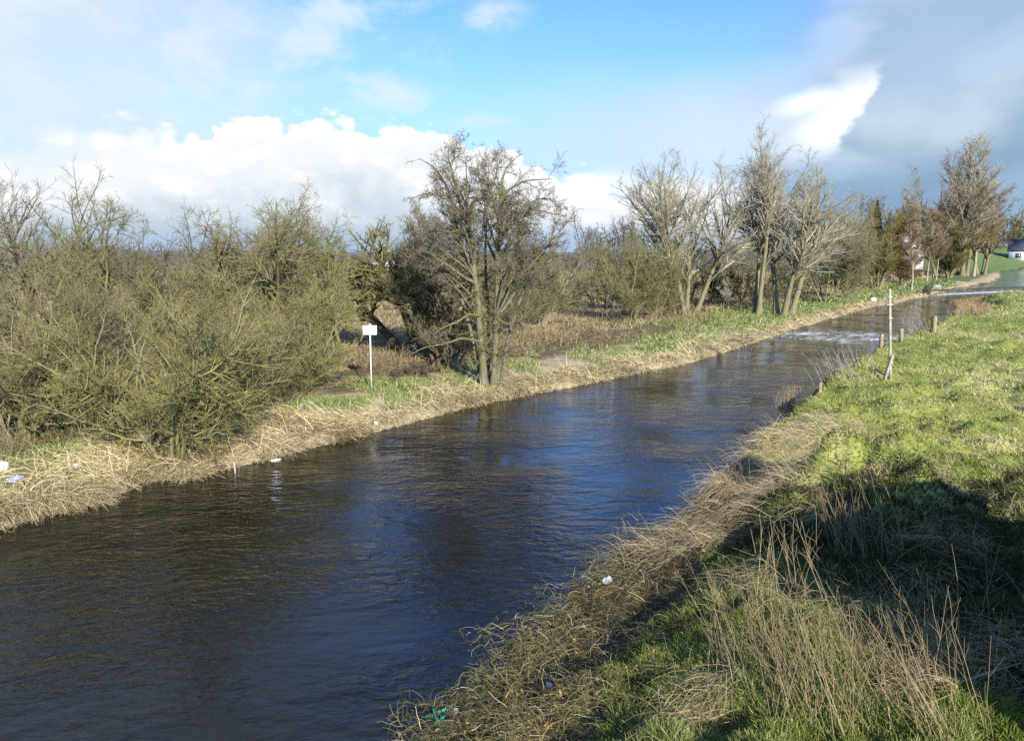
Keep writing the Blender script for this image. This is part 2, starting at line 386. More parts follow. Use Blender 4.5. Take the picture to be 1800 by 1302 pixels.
    c = t.mix(gm, c, gcol)
    low = blob(1640, 345, 330, 60, .05, .6, .45); c = over(c, low, (.22, .37, .57), .8)
    pale = blob(1625, 175, 105, 90, .2, .7, .45); c = over(c, pale, (.58, .72, .85), .55)
    low2 = blob(1800, 320, 120, 30, .3, .8, .4); c = over(c, low2, (.40, .56, .74), .5)
    top = blob(1700, 60, 200, 70, .15, .7, .4); c = over(c, top, (.46, .62, .90), .5)
    # sunlit white edge with its sharp border against the grey
    a1, e1 = ae(1562, 120); a2, e2 = ae(1488, 245)
    lx, ly = a2 - a1, e2 - e1; ln = math.hypot(lx, ly); lx /= ln; ly /= ln
    sd = t.m('SUBTRACT', t.m('MULTIPLY', t.m('SUBTRACT', az, a1), ly), t.m('MULTIPLY', t.m('SUBTRACT', el, e1), lx))   # >0 on the left of the border
    sd = t.m('MULTIPLY', sd, 1.0)
    sdn = t.m('ADD', sd, t.m('MULTIPLY', t.m('SUBTRACT', fine, .5), .055))
    edge = t.ss(sdn, -.004, .010)
    sub = t.m('MULTIPLY', blob(1400, 225, 190, 60, .1, .8, .5), edge); c = over(c, sub, (.80, .90, 1.0), .45)
    wb = t.m('MULTIPLY', blob(1500, 195, 75, 38, .55, .7, .7), edge); c = over(c, wb, (1.25, 1.28, 1.3), .97); wb = t.m('MULTIPLY', blob(1420, 178, 42, 16, .2, .8, .7), edge); c = over(c, wb, (1.2, 1.25, 1.3), .9)
    # cumulus bank: its top follows a curve of azimuth
    pts = [(-400, 150), (-100, 200), (0, 212), (150, 192), (240, 184), (318, 214), (368, 216), (374, 192), (428, 192), (450, 178), (498, 196), (545, 170), (600, 192), (650, 206), (710, 188), (765, 197), (812, 216),
           (850, 230), (915, 246), (958, 275), (1000, 294), (1060, 298), (1095, 303), (1125, 312), (1180, 304), (1240, 318), (1330, 326), (1400, 385), (1560, 420), (1900, 440)]
    ab = [ae(*p) for p in pts]; A0, A1 = ab[0][0], ab[-1][0]
    fc = t.new('ShaderNodeFloatCurve'); cu = fc.mapping.curves[0]
    fc.mapping.use_clip = False
    vals = [((a - A0) / (A1 - A0), e / .4) for a, e in ab]
    cu.points[0].location = vals[0]; cu.points[1].location = vals[-1]
    for v in vals[1:-1]: cu.points.new(*v)
    for p in cu.points: p.handle_type = 'VECTOR'
    fc.mapping.update()
    wa = t.m('ADD', az, t.m('MULTIPLY', t.m('SUBTRACT', fine, .5), .035))
    t.l.new(t.m('DIVIDE', t.m('SUBTRACT', wa, A0), A1 - A0, clamp=True), fc.inputs['Value'])
    topc = t.m('MULTIPLY', fc.outputs[0], .4)
    topc = t.m('ADD', topc, t.m('ADD', t.m('MULTIPLY', t.m('SUBTRACT', .33, bil), .034), t.m('MULTIPLY', t.m('SUBTRACT', fine, .5), .016)))
    depth = t.m('SUBTRACT', topc, el)
    soft = t.m('ADD', .007, t.m('MULTIPLY', t.m('SUBTRACT', 1.0, t.ss(az, -.52, -.36)), .05))
    cm = t.ss(t.m('DIVIDE', depth, soft), -.2, 1.0)
    g1 = t.m('MULTIPLY', t.ss(t.m('ADD', t.m('ADD', t.m('MULTIPLY', big, .65), t.m('MULTIPLY', n_w, .35)), t.m('MULTIPLY', depth, 1.1)), .50, .74), t.ss(depth, .012, .07))
    lowc = t.m('SUBTRACT', 1.0, t.ss(el, .03, .15))
    g1 = t.m('MULTIPLY', g1, t.m('ADD', .55, t.m('MULTIPLY', lowc, .45))); g1 = t.m('MULTIPLY', g1, t.m('SUBTRACT', 1.0, t.m('MULTIPLY', t.ss(az, .04, .14), .6)))
    g2 = t.m('MULTIPLY', t.ss(t.m('ADD', t.m('MULTIPLY', bil, .9), t.m('MULTIPLY', t.m('SUBTRACT', fine, .5), .8)), .30, .62), t.ss(depth, .008, .03))
    ccol = t.mix(t.m('MULTIPLY', g2, .45), col((1.08, 1.09, 1.1)), col((.74, .83, .92)))
    ccol = t.mix(g1, ccol, col((.58, .69, .80)))
    bl = t.m('MULTIPLY', t.m('SUBTRACT', 1.0, t.ss(t.m('ADD', el, t.m('MULTIPLY', t.m('SUBTRACT', big, .5), .05)), .008, .048)), .85)
    ccol = t.mix(bl, ccol, col((.38, .55, .78)))
    c = t.mix(cm, c, ccol)
    for b in [(1255, 362, 75, 34), (1180, 338, 60, 26), (1330, 372, 60, 24), (1060, 330, 60, 26)]: c = over(c, blob(b[0], b[1], b[2], b[3], .05, .55, .5), (1.0, 1.04, 1.08), .8)
    t.l.new(c, bg.inputs[0]); bg.inputs[1].default_value = STR
SKY_TINT = (.445, .765, 1.32)
build_world()

# ------------------------------------------------------------------ sun and camera
sd = bpy.data.lights.new('sun', 'SUN'); sd.energy = 5.0; sd.angle = math.radians(.5); sd.color = (1, .93, .80)
so = bpy.data.objects.new('sun', sd); COL.objects.link(so)
so.rotation_euler = Vector((LDIR.x, LDIR.y, -TAN_E)).to_track_quat('-Z', 'Y').to_euler()
cd = bpy.data.cameras.new('camera'); cd.sensor_width = 36; cd.lens = 36 * FPX / 1800; cd.clip_end = 6000; cd.clip_start = .05
co = bpy.data.objects.new('camera', cd); COL.objects.link(co); co.location = (0, 0, CZ); co.rotation_euler = (PI / 2 - PITCH, 0, 0); sc.camera = co
sc.view_settings.view_transform = 'Standard'; sc.view_settings.look = 'None'; sc.view_settings.exposure = EXPO; sc.view_settings.gamma = 1
sc.cycles.max_bounces = 5; sc.cycles.diffuse_bounces = 2; sc.cycles.glossy_bounces = 3; sc.cycles.transmission_bounces = 2
sc.cycles.use_denoising = DENOISE if 'DENOISE' in globals() else False

# ------------------------------------------------------------------ ground sheet
def build_ground():
    a_in = np.radians(np.arange(-46, 46.01, .22)); a_out = np.radians(np.arange(50, 310, 6.0))
    ang = np.concatenate((a_in, a_out)); rr = [0.4]
    while rr[-1] < 3500:
        r = rr[-1]; f = .16 if r < 5 else (.0125 if r < 60 else (.02 if r < 200 else .07)); rr.append(r * (1 + f))
    rr = np.array(rr); A, R = np.meshgrid(ang, rr)
    x = (np.sin(A) * R).ravel(); y = (np.cos(A) * R).ravel()
    h, side, d = fields(x, y)
    h = np.where(R.ravel() > 600, h * .0 + .8, h)
    n = len(ang); m = len(rr)
    idx = np.arange(n * m).reshape(m, n)
    q = np.stack((idx[:-1], idx[1:], np.roll(idx[1:], -1, 1), np.roll(idx[:-1], -1, 1)), -1).reshape(-1, 4)
    V = np.stack((x, y, h), 1); ci = len(V); V = np.vstack((V, [[0, 0, hgt(0, 0)]]))
    T = np.stack((np.full(n, ci), idx[0], np.roll(idx[0], -1)), 1)
    c = ground_col(x, y, side, d); c = np.vstack((c, [[.1, .1, .05]]))
    me = mesh_from('ground', V, q, T, c)
    structure(obj('ground', me, M_GROUND))
def lerp(a, b, t): return a + (b - a) * t[:, None]
def ground_col(x, y, side, d):
    o = np.ones((len(x), 3))
    n1 = fbm(x * .5, y * .5, 40, 3); n2 = fbm(x * 1.6, y * 1.6, 50, 3); n3 = fbm(x * .05, y * .05, 60, 2)
    straw = np.array((.34, .275, .165)); litter = np.array((.125, .095, .055)); green = np.array((.075, .105, .03)); mud = np.array((.06, .042, .025)); field = np.array((.25, .195, .12)); field2 = np.array((.17, .135, .08))
    # left bank
    L = o * straw; L = lerp(L, o * green, sm((n1 + .12) / .25) * sm((d - 1.0) / 1.0)); L = lerp(L, o * litter, sm((d - 3.0 + n2 * 2) / 1.5))
    far = sm((y - 42) / 15); L = lerp(L, o * np.array((.105, .125, .05)), far * sm((d - 1.5) / 1.0) * (1 - sm((d - 6) / 3)))
    ff = sm((d - 12) / 5) * (1 - sm((x - 30) / 40)); fc = lerp(o * field, o * field2, sm((n3 + .2) / .4)); fc = lerp(fc, o * np.array((.11, .12, .05)), sm((n1 - .22) / .15)); L = lerp(L, fc, ff)
    L = lerp(L, o * np.array((.12, .16, .05)), sm((x - 95) / 20) * sm((y - 150) / 20))
    R_ = np.hypot(x, y); L = lerp(L, o * np.array((.10, .095, .06)), sm((R_ - 330) / 100))
    # right bank
    Rr = lerp(o * np.array((.19, .21, .055)), o * np.array((.265, .27, .09)), sm((n1 + .05) / .35)); Rr = lerp(Rr, o * np.array((.27, .25, .12)), sm((n2 - .15) / .2) * .6)
    nf = 1 - sm((y - 14.5) / 4.0); Rr = lerp(Rr, o * mud, (1 - sm((d - 1.6 + n2) / .8)) * nf); Rr = lerp(Rr, o * np.array((.10, .08, .045)), (1 - sm((d - .5) / .3)) * (1 - nf))
    ledge = sm((y - 62) / 6) * (1 - sm((y - 112) / 10)); Rr = lerp(Rr, o * np.array((.25, .18, .10)), ledge * (1 - sm((d - 2.0) / 1)))
    q = ((x - SCRAPE[0]) / 2.8) ** 2 + ((y - SCRAPE[1]) / .9) ** 2; Rr = lerp(Rr, o * np.array((.16, .105, .06)), np.exp(-q * 1.3) * sm((n2 + .35) / .3))
    res = np.where((side == 1)[:, None], L, Rr); res = np.where((side == 0)[:, None], o * np.array((.035, .026, .014)), res)
    return res
build_ground()

# ------------------------------------------------------------------ water, weir
def plane_mesh(name, x0, x1, y0, y1, z, nx, ny):
    X, Y = np.meshgrid(np.linspace(x0, x1, nx), np.linspace(y0, y1, ny)); V = np.stack((X.ravel(), Y.ravel(), np.full(X.size, z)), 1)
    i = np.arange(nx * ny).reshape(ny, nx); q = np.stack((i[:-1, :-1], i[:-1, 1:], i[1:, 1:], i[1:, :-1]), -1).reshape(-1, 4)
    return mesh_from(name, V, q)
def strip(name, A, B, z, mat):
    A = np.array(A); B = np.array(B); n = len(A)
    V = np.vstack((np.c_[A, np.full(n, z)], np.c_[B, np.full(n, z)])); q = [(i, i + 1, n + i + 1, n + i) for i in range(n - 1)]
    return obj(name, mesh_from(name, V, [(a, d_, c_, b) for a, b, c_, d_ in q]), mat)
wn = (WEIR_B - WEIR_A); wn /= np.linalg.norm(wn); wperp = np.array((-wn[1], wn[0]))      # wperp points upstream
ds = np.array([(-140, -60), (80, -60), (140, 60), tuple(WEIR_B + wn * 8), tuple(WEIR_A - wn * 8), (-140, 100)])
structure(obj('river_water', mesh_from('river_water', np.c_[ds, np.zeros(6)], None, [(0, 1, 5), (1, 4, 5), (1, 3, 4), (1, 2, 3)]), M_WATER))
lu = LEFT[LEFT[:, 1] > 101]; ru = RIGHT[RIGHT[:, 1] > 116]
UA = np.vstack(([WEIR_A - wn * 4 + wperp * .3], lu[:] + np.array((-1.2, 1.6)))); UB = np.vstack(([WEIR_B + wn * 4 + wperp * .3], ru + np.array((1.6, -1.6))))
up = np.vstack((UA, UB[::-1]))
import mathutils
tri = mathutils.geometry.tessellate_polygon([[Vector((p[0], p[1], 0)) for p in up]])
structure(obj('upstream_water', mesh_from('upstream_water', np.c_[up, np.full(len(up), .45)], None, [tuple(t) for t in tri]), M_WATER))
mb = MB(); ang = math.atan2(wn[1], wn[0]); R = np.array(Matrix.Rotation(ang, 3, 'Z')); wc = (WEIR_A + WEIR_B) / 2
mb.box((wc[0], wc[1], -.05), (np.linalg.norm(WEIR_B - WEIR_A) + 6, .9, .92), R)
rngw = np.random.default_rng(2)
weir = thing('weir', 'low dark stone weir across the river with white water at its foot', 'weir', (wc[0], wc[1], 0))
me = mb.mesh('weir_sill', False); o = obj('sill', me, noisy('wet_stone', (.03, .03, .025), (.07, .065, .055), 2), weir); o.location = (-wc[0], -wc[1], 0)

# ------------------------------------------------------------------ vegetation: strands
def strands(rng, P, D, L, W, K=4, droop=0.0, wig=.15, taper=.15):
    """bending blades from P along D; returns paths (n,K,3), widths (n,K)"""
    n = len(P); pts = [P]; D = D / (np.linalg.norm(D, axis=1, keepdims=True) + 1e-9); st = (L / (K - 1))[:, None]
    p = P
    for k in range(K - 1):
        D = D + rng.normal(size=(n, 3)) * wig; D[:, 2] -= droop; D /= np.linalg.norm(D, axis=1, keepdims=True) + 1e-9
        p = p + D * st; pts.append(p)
    pts = np.stack(pts, 1); w = W[:, None] * np.linspace(1, taper, K)[None, :]
    return pts, w
def palette(rng, n, cols, weights=None, var=.18):
    cols = np.array(cols, float); w = None if weights is None else np.array(weights) / np.sum(weights)
    c = cols[rng.choice(len(cols), n, p=w)]; return c * (1 + rng.normal(size=(n, 1)) * var).clip(.5, 1.6)
def strand_mesh(name, rng, pts, w, cols):
    V, q = ribbons(pts, w, rng); K = pts.shape[1]
    return mesh_from(name, V, q, None, np.repeat(cols, K * 2, axis=0), True)
def scatter(rng, n, rmin, rmax, amin, amax, power=1.6):
    u = rng.random(n); e = 1 - power + 1e-6
    r = (rmin ** e + u * (rmax ** e - rmin ** e)) ** (1 / e); a = np.radians(rng.uniform(amin, amax, n))
    return np.sin(a) * r, np.cos(a) * r, r
def dirs(rng, n, up=1.0, side=.5, lean=(0, 0, 0)):
    d = rng.normal(size=(n, 3)) * side; d[:, 2] = np.abs(d[:, 2]) + up; return d + np.array(lean)

GREENS = [(.165, .19, .042), (.25, .265, .066), (.315, .315, .098), (.36, .345, .13), (.43, .385, .195)]
STRAWS = [(.50, .41, .25), (.42, .34, .20), (.58, .49, .32), (.30, .23, .125), (.43, .33, .175)]

def right_grass():
    rng = np.random.default_rng(11)
    x, y, r = scatter(rng, 620000, 5.6, 115, -14, 38, 1.75)
    h, side, d = fields(x, y)
    n2 = fbm(x * 1.6, y * 1.6, 50, 3); n1 = fbm(x * .5, y * .5, 40, 3)
    nf = 1 - sm((y - 14.5) / 4.0); mind = .55 + 1.25 * nf + n2 * .8; q = ((x - SCRAPE[0]) / 2.6) ** 2 + ((y - SCRAPE[1]) / .75) ** 2
    k = (side == -1) & (d > mind) & ((y < 62) | (d > 2.2)) & (q > 1.1 + n2 * 2)
    x, y, r, h, d, n1, n2 = [a[k] for a in (x, y, r, h, d, n1, n2)]; n = len(x)
    P = np.stack((x, y, h - .01), 1)
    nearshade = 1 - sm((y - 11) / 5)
    L = (.040 + .0011 * r) * rng.uniform(.6, 1.5, n) * (1 + .8 * sm((n2 - .08) / .3)) * (1 + 1.1 * nearshade); W = .0030 + .00040 * r
    D = dirs(rng, n, .7, .65)
    pts, w = strands(rng, P, D, L, W, 3, .15, .2, .2)
    tone = np.clip(.44 + .95 * n1 + .65 * n2 + rng.normal(size=n) * .18, 0, .999); g = np.array(GREENS)
    t = tone * 4; i = t.astype(int).clip(0, 3); f = (t - i)[:, None]; c = g[i] * (1 - f) + g[i + 1] * f
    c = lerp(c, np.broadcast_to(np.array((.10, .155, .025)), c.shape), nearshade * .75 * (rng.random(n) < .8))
    c = c * (1 + rng.normal(size=(n, 1)) * .14).clip(.6, 1.5)
    veg_shade = sm((x - 2.9 - (11.5 - y) * .28) / .7) * (1 - sm((y - 12.6) / .8)); pk = rng.random(n) < veg_shade * .92; shade_cols = np.where((rng.random(n) < .5)[:, None], np.array((.05, .065, .02)), np.array((.075, .058, .034))); c[pk] = shade_cols[pk]  # dead-growth tones, darkened to paint extra shade inside the wall shadow's outline
    for (tx, ty, tr, th) in TUSS[:15]:
        m = ((x - tx) ** 2 + (y - ty) ** 2 < (tr * .8) ** 2) & (rng.random(n) < .6); c[m] = np.array((.36, .30, .16)) * (1 + rng.normal(size=(m.sum(), 1)) * .15)
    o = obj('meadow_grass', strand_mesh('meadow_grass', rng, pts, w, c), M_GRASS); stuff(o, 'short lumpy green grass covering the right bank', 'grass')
right_grass()

def left_straw():
    rng = np.random.default_rng(12)
    x, y, r = scatter(rng, 1500000, 13.5, 125, -36, 37, 1.35)
    h, side, d = fields(x, y); n2 = fbm(x * .8, y * .8, 71, 3); far = sm((y - 40) / 14)
    nw = sm((y - 20) / 6); k = (side == 1) & (d < 1.95 - .40 * nw + n2 * 2.2 - .2 * far) & (d > .0) & (y < 125) & (rng.random(len(x)) < .35 + .9 * sm((fbm(x * 1.1, y * 1.1, 171, 3) + .16) / .3))
    x, y, r, h, d, n2, far = [a[k] for a in (x, y, r, h, d, n2, far)]; n = len(x); print('straw', n)
    # combed downstream / towards the water, flattened
    gx = np.full(n, -.55); gy = np.full(n, -.55); tw = np.array((.62, -.78)); dirx = gx + tw[0] * rng.uniform(-.6, 1.1, n); diry = gy + tw[1] * rng.uniform(-.4, .9, n)
    swirl = fbm(x * .9, y * .9, 81, 2) * 3.0; cs, s_ = np.cos(swirl), np.sin(swirl); dx, dy = dirx * cs - diry * s_, dirx * s_ + diry * cs
    D = np.stack((dx, dy, rng.uniform(-.05, .42, n)), 1) + rng.normal(size=(n, 3)) * .38
    P = np.stack((x, y, h + rng.uniform(-.02, .09, n) * sm(d / .7)), 1)
    L = rng.uniform(.25, .85, n) * (.75 + .25 * (1 - far)); W = .0014 + .00022 * r
    pts, w = strands(rng, P, D, L, W, 5, .20, .10, .35)
    c = 1.08 * palette(rng, n, STRAWS, [3, 2.5, 2.5, 1.2, 1]); patch = sm((n2 + .1) / .3)[:, None]; c = c * (.82 + .25 * patch); pb = sm((fbm(x * .7, y * .7, 191, 3) - .02) / .22); pm = rng.random(n) < pb * .65; c[pm] = palette(rng, pm.sum(), [(.24, .17, .095), (.17, .125, .07), (.30, .24, .14)])
    gm = (rng.random(n) < .12 + .35 * far * sm((d - .8) / .8)); c[gm] = palette(rng, gm.sum(), GREENS[:3])
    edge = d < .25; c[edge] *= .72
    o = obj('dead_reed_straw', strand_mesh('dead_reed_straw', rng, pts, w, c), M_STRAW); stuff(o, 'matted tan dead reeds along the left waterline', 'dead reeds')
    # upright tufts along the edge
left_straw()

def left_turf():
    rng = np.random.default_rng(13)
    x, y, r = scatter(rng, 620000, 15, 130, -36, 36, 1.45)
    h, side, d = fields(x, y); n1 = fbm(x * .5, y * .5, 40, 3); n2 = fbm(x * 1.6, y * 1.6, 50, 3); far = sm((y - 42) / 15)
    k = (side == 1) & (d > .9) & (((n1 > -.07 - .12 * sm((y - 20) / 6)) & (d < 4.4 + n2 * 3)) | ((far > .4) & (d < 8 + 4 * n2))) 
    x, y, r, h, d, n1, far = [a[k] for a in (x, y, r, h, d, n1, far)]; n = len(x); print('turf', n)
    P = np.stack((x, y, h - .01), 1); L = (.10 + .0018 * r) * rng.uniform(.6, 1.6, n); W = .003 + .00036 * r
    pts, w = strands(rng, P, dirs(rng, n, .7, .6), L, W, 3, .15, .2, .2)
    c = palette(rng, n, [(.13, .20, .045), (.19, .24, .075), (.27, .28, .12), (.42, .37, .21)], [3, 3, 2.5, 1.6])
    o = obj('bank_grass', strand_mesh('bank_grass', rng, pts, w, c), M_GRASS); stuff(o, 'green grass behind the dead reeds on the left bank', 'grass')
left_turf()

def field_stubble():
    rng = np.random.default_rng(14)
    x, y, r = scatter(rng, 260000, 22, 170, -35, 30, 1.5)
    h, side, d = fields(x, y); k = (side == 1) & (d > 6.5); x, y, r, h = [a[k] for a in (x, y, r, h)]; n = len(x)
    P = np.stack((x, y, h), 1); L = (.14 + .0016 * r) * rng.uniform(.5, 1.6, n); W = .004 + .0004 * r
    pts, w = strands(rng, P, dirs(rng, n, .5, .7), L, W, 3, .15, .2, .3)
    c = palette(rng, n, [(.34, .27, .165), (.27, .21, .125), (.20, .15, .085), (.14, .14, .06)], [3, 3, 2, 1])
    o = obj('field_stubble', strand_mesh('field_stubble', rng, pts, w, c), M_STRAW); stuff(o, 'rough tan stubble of the field behind the left trees', 'stubble')
field_stubble()

def undergrowth():
    rng = np.random.default_rng(15)
    x, y, r = scatter(rng, 120000, 17, 90, -36, 30, 1.5)
    h, side, d = fields(x, y); n1 = fbm(x * .35, y * .35, 90, 3)
    k = (side == 1) & (d > 2.6 + n1 + 1.5 * sm((y - 22) / 6)) & (d < 9) & (n1 > -.14); x, y, r, h, n1 = [a[k] for a in (x, y, r, h, n1)]; n = len(x)
    P = np.stack((x, y, h), 1); L = rng.uniform(.3, 1.15, n) * (.55 + 1.5 * np.clip(n1 + .14, 0, .5)); W = .0024 + .00022 * r
    pts, w = strands(rng, P, dirs(rng, n, .55, .6), L, W, 5, .16, .28, .4)
    c = palette(rng, n, [(.16, .125, .075), (.22, .175, .105), (.12, .095, .055), (.16, .15, .065), (.32, .255, .15)], [3, 3, 2, 1.5, 1])
    o = obj('undergrowth', strand_mesh('undergrowth', rng, pts, w, c), M_STRAW); stuff(o, 'brown tangled brambles under the left bank trees', 'undergrowth')
undergrowth()

def near_edge():
    rng = np.random.default_rng(16)
    # olive brown dead stems, broken and matted at the water's edge
    x, y, r = scatter(rng, 110000, 6.0, 19, -16, 22, 1.3); h, side, d = fields(x, y); n2 = fbm(x * 1.3, y * 1.3, 101, 3)
    wd = 1.9 + n2 * 1.3; k = ((side == -1) & (d < wd)) | ((side == 0) & (d < .30 + n2 * .8)); x, y, h, d, n2, side = [a[k] for a in (x, y, h, d, n2, side)]
    keep = rng.random(len(x)) < .8 * np.where(side == 0, .35, 1.0); x, y, h, d, n2 = [a[keep] for a in (x, y, h, d, n2)]; n = len(x); print('edge', n)
    P = np.stack((x, y, np.maximum(h, -.03) + rng.uniform(-.02, .10, n)), 1)
    D = np.stack((rng.normal(size=n) - .25, rng.normal(size=n) - .3, rng.uniform(-.1, .9, n)), 1)
    pts, w = strands(rng, P, D, rng.uniform(.08, .34, n), rng.uniform(.0014, .0040, n), 6, .20, .24, .45)
    pts[:, :, 2] = np.maximum(pts[:, :, 2], -.02)
    c = palette(rng, n, [(.17, .15, .065), (.23, .20, .095), (.12, .11, .045), (.34, .29, .18), (.07, .055, .03)], [3, 2.2, 3, 1.2, 2.5], .25)
    o = obj('dead_stem_mat', strand_mesh('dead_stem_mat', rng, pts, w, c), M_STRAW); stuff(o, 'matted olive brown dead stems along the near water edge', 'dead stems')
    # fallen leaves in it
    m = 900; x, y, r = scatter(rng, 9000, 6.0, 17, -16, 20, 1.3); h, side, d = fields(x, y); k = np.where((side == -1) & (d < 2.3))[0][:m]; x, y, h = x[k], y[k], h[k]; n = len(x)
    P = np.stack((x, y, h + rng.uniform(.02, .14, n)), 1); D = rng.normal(size=(n, 3)); D[:, 2] *= .5
    pts, w = strands(rng, P, D, rng.uniform(.03, .075, n), np.full(n, 1.0), 4, .1, .25, 1); w = np.array((.3, 1, .85, .08))[None] * rng.uniform(.009, .02, n)[:, None]
    c = palette(rng, n, [(.20, .105, .045), (.27, .17, .085), (.14, .08, .04)])
    o = obj('fallen_leaves', strand_mesh('fallen_leaves', rng, pts, w, c), M_STRAW); stuff(o, 'brown fallen leaves caught in the matted stems', 'leaves')
    # tan flattened straw on the bank shoulder and in the shade
    n = 52000; N = n * 5
    x, y, r = scatter(rng, N, 5.8, 22, -8, 36, 1.2); h, side, d = fields(x, y); n2 = fbm(x * .7, y * .7, 111, 3)
    band = np.exp(-((d - 1.5) / .9) ** 2) * sm((y - 11.5) / 2) * (1 - sm((y - 17.8) / 1.2)); low = sm((n2 - .06) / .2) * (1 - sm((y - 12.5) / 2)) * sm((d - 2.2) / .8) * .26
    k = (side == -1) & (rng.random(N) < np.maximum(band * 1.2, low)); x, y, h, d = [a[k] for a in (x, y, h, d)]; n = len(x); print('tan', n)
    sw = fbm(x * .8, y * .8, 121, 2) * 3; D = np.stack((-.7 * np.cos(sw) + .5 * np.sin(sw), -.5 * np.cos(sw) - .7 * np.sin(sw), rng.uniform(.0, .55, n)), 1) + rng.normal(size=(n, 3)) * .42
    P = np.stack((x, y, h + rng.uniform(-.01, .16, n)), 1)
    pts, w = strands(rng, P, D, rng.uniform(.22, .66, n), rng.uniform(.0014, .0034, n), 5, .20, .11, .35)
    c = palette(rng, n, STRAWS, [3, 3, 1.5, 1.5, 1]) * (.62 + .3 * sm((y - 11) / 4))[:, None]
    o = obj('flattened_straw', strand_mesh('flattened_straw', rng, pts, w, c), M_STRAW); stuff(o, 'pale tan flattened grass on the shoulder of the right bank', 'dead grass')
    # reeds on the low spit by the weir
    x, y, r = scatter(rng, 60000, 60, 112, 20, 38, 1.2); h, side, d = fields(x, y); k = (side == -1) & (d < 2.3); x, y, h = x[k], y[k], h[k]; n = len(x)
    pts, w = strands(rng, np.stack((x, y, h), 1), dirs(rng, n, .8, .4), rng.uniform(.15, .42, n), np.full(n, .018), 3, .08, .15, .3)
    o = obj('spit_reeds', strand_mesh('spit_reeds', rng, pts, w, palette(rng, n, [(.33, .24, .125), (.26, .185, .09), (.22, .18, .08)])), M_STRAW); stuff(o, 'rusty tan reeds on the low spit below the weir', 'reeds')
near_edge()

# ------------------------------------------------------------------ trees
def grow(rng, P, D, L, r0, r1, K, wig, up, gnarl=0.0):
    n = len(P); D = D / (np.linalg.norm(D, axis=1, keepdims=True) + 1e-9); pts = [P]; st = (L / (K - 1))[:, None]; p = P
    for k in range(K - 1):
        p = p + D * st; pts.append(p)
        D = D + rng.normal(size=(n, 3)) * wig; D[:, 2] += up; D = D / (np.linalg.norm(D, axis=1, keepdims=True) + 1e-9)
    s = np.linspace(0, 1, K)[None]; return np.stack(pts, 1), r0[:, None] * (1 - s) ** .8 + r1[:, None] * (1 - (1 - s) ** .8)
def branch(rng, P, R, per_m, t0, t1, a0, a1, lr, lmin, lmax, rmax, rmin, K, wig, up, shape=.6, flat=0.0):
    """children of every parent path"""
    n, Kp, _ = P.shape
    plen = np.linalg.norm(np.diff(P, axis=1), axis=2).sum(1)
    cnt = rng.poisson(per_m * (.35 + .65 * plen / plen.mean())) if per_m > 0 else rng.poisson(np.clip(-plen * per_m * (t1 - t0), 0, 400)) + 1
    pi = np.repeat(np.arange(n), cnt); m = len(pi)
    t = t0 + (t1 - t0) * rng.random(m); f = t * (Kp - 1); i = np.minimum(f.astype(int), Kp - 2); w = (f - i)[:, None]
    p = P[pi, i] * (1 - w) + P[pi, i + 1] * w; pr = R[pi, i] * (1 - w[:, 0]) + R[pi, i + 1] * w[:, 0]
    T = P[pi, i + 1] - P[pi, i]; T /= np.linalg.norm(T, axis=1, keepdims=True) + 1e-9
    rv = rng.normal(size=(m, 3)); rv[:, 2] *= (1 - flat); S = rv - T * (rv * T).sum(1, keepdims=True); S /= np.linalg.norm(S, axis=1, keepdims=True) + 1e-9
    a = np.radians(rng.uniform(a0, a1, m))[:, None]; D = T * np.cos(a) + S * np.sin(a)
    L = np.clip(plen[pi] * lr * (1 - shape * t) * rng.uniform(.6, 1.3, m), lmin, lmax)
    r0 = np.minimum(np.maximum(pr * .72, rmin), rmax); r1 = np.maximum(r0 * .3, rmin * .75); r0 = np.maximum(r0, rmin)
    return grow(rng, p, D, L, r0, r1, K, wig, up)
def cols_for(rng, P, c0, c1, var=.15, m=3):
    n, K, _ = P.shape; f = rng.random((n, 1)); c = (np.array(c0) * (1 - f) + np.array(c1) * f) * (1 + rng.normal(size=(n, 1)) * var).clip(.5, 1.6)
    return np.repeat(c, K * m, axis=0)

def finish_tree(name, label, cat, base, limbs, crowns, bark_m, group=None, extra=None):
    """limbs: list of (P,R,sides); crowns: list of (P,R,sides,cols)"""
    th = thing(name, label, cat, base, group); base = np.array(base)
    mb = MB()
    for P, R, s in limbs: V, q = tubes(P - base, R, s); mb.add(V, q)
    obj('trunk', mb.mesh(name + '_trunk'), bark_m, th)
    mb = MB()
    for P, R, s, c in crowns: V, q = tubes(P - base, R, s); mb.add(V, q, None, c)
    if extra is not None: mb.add(extra[0] - base, None, extra[1], extra[2])
    obj('crown', mb.mesh(name + '_crown'), M_TWIG, th)
    return th
def add_flare(P, R):
    R = R.copy(); R[:, 0] *= 1.45; return P, R

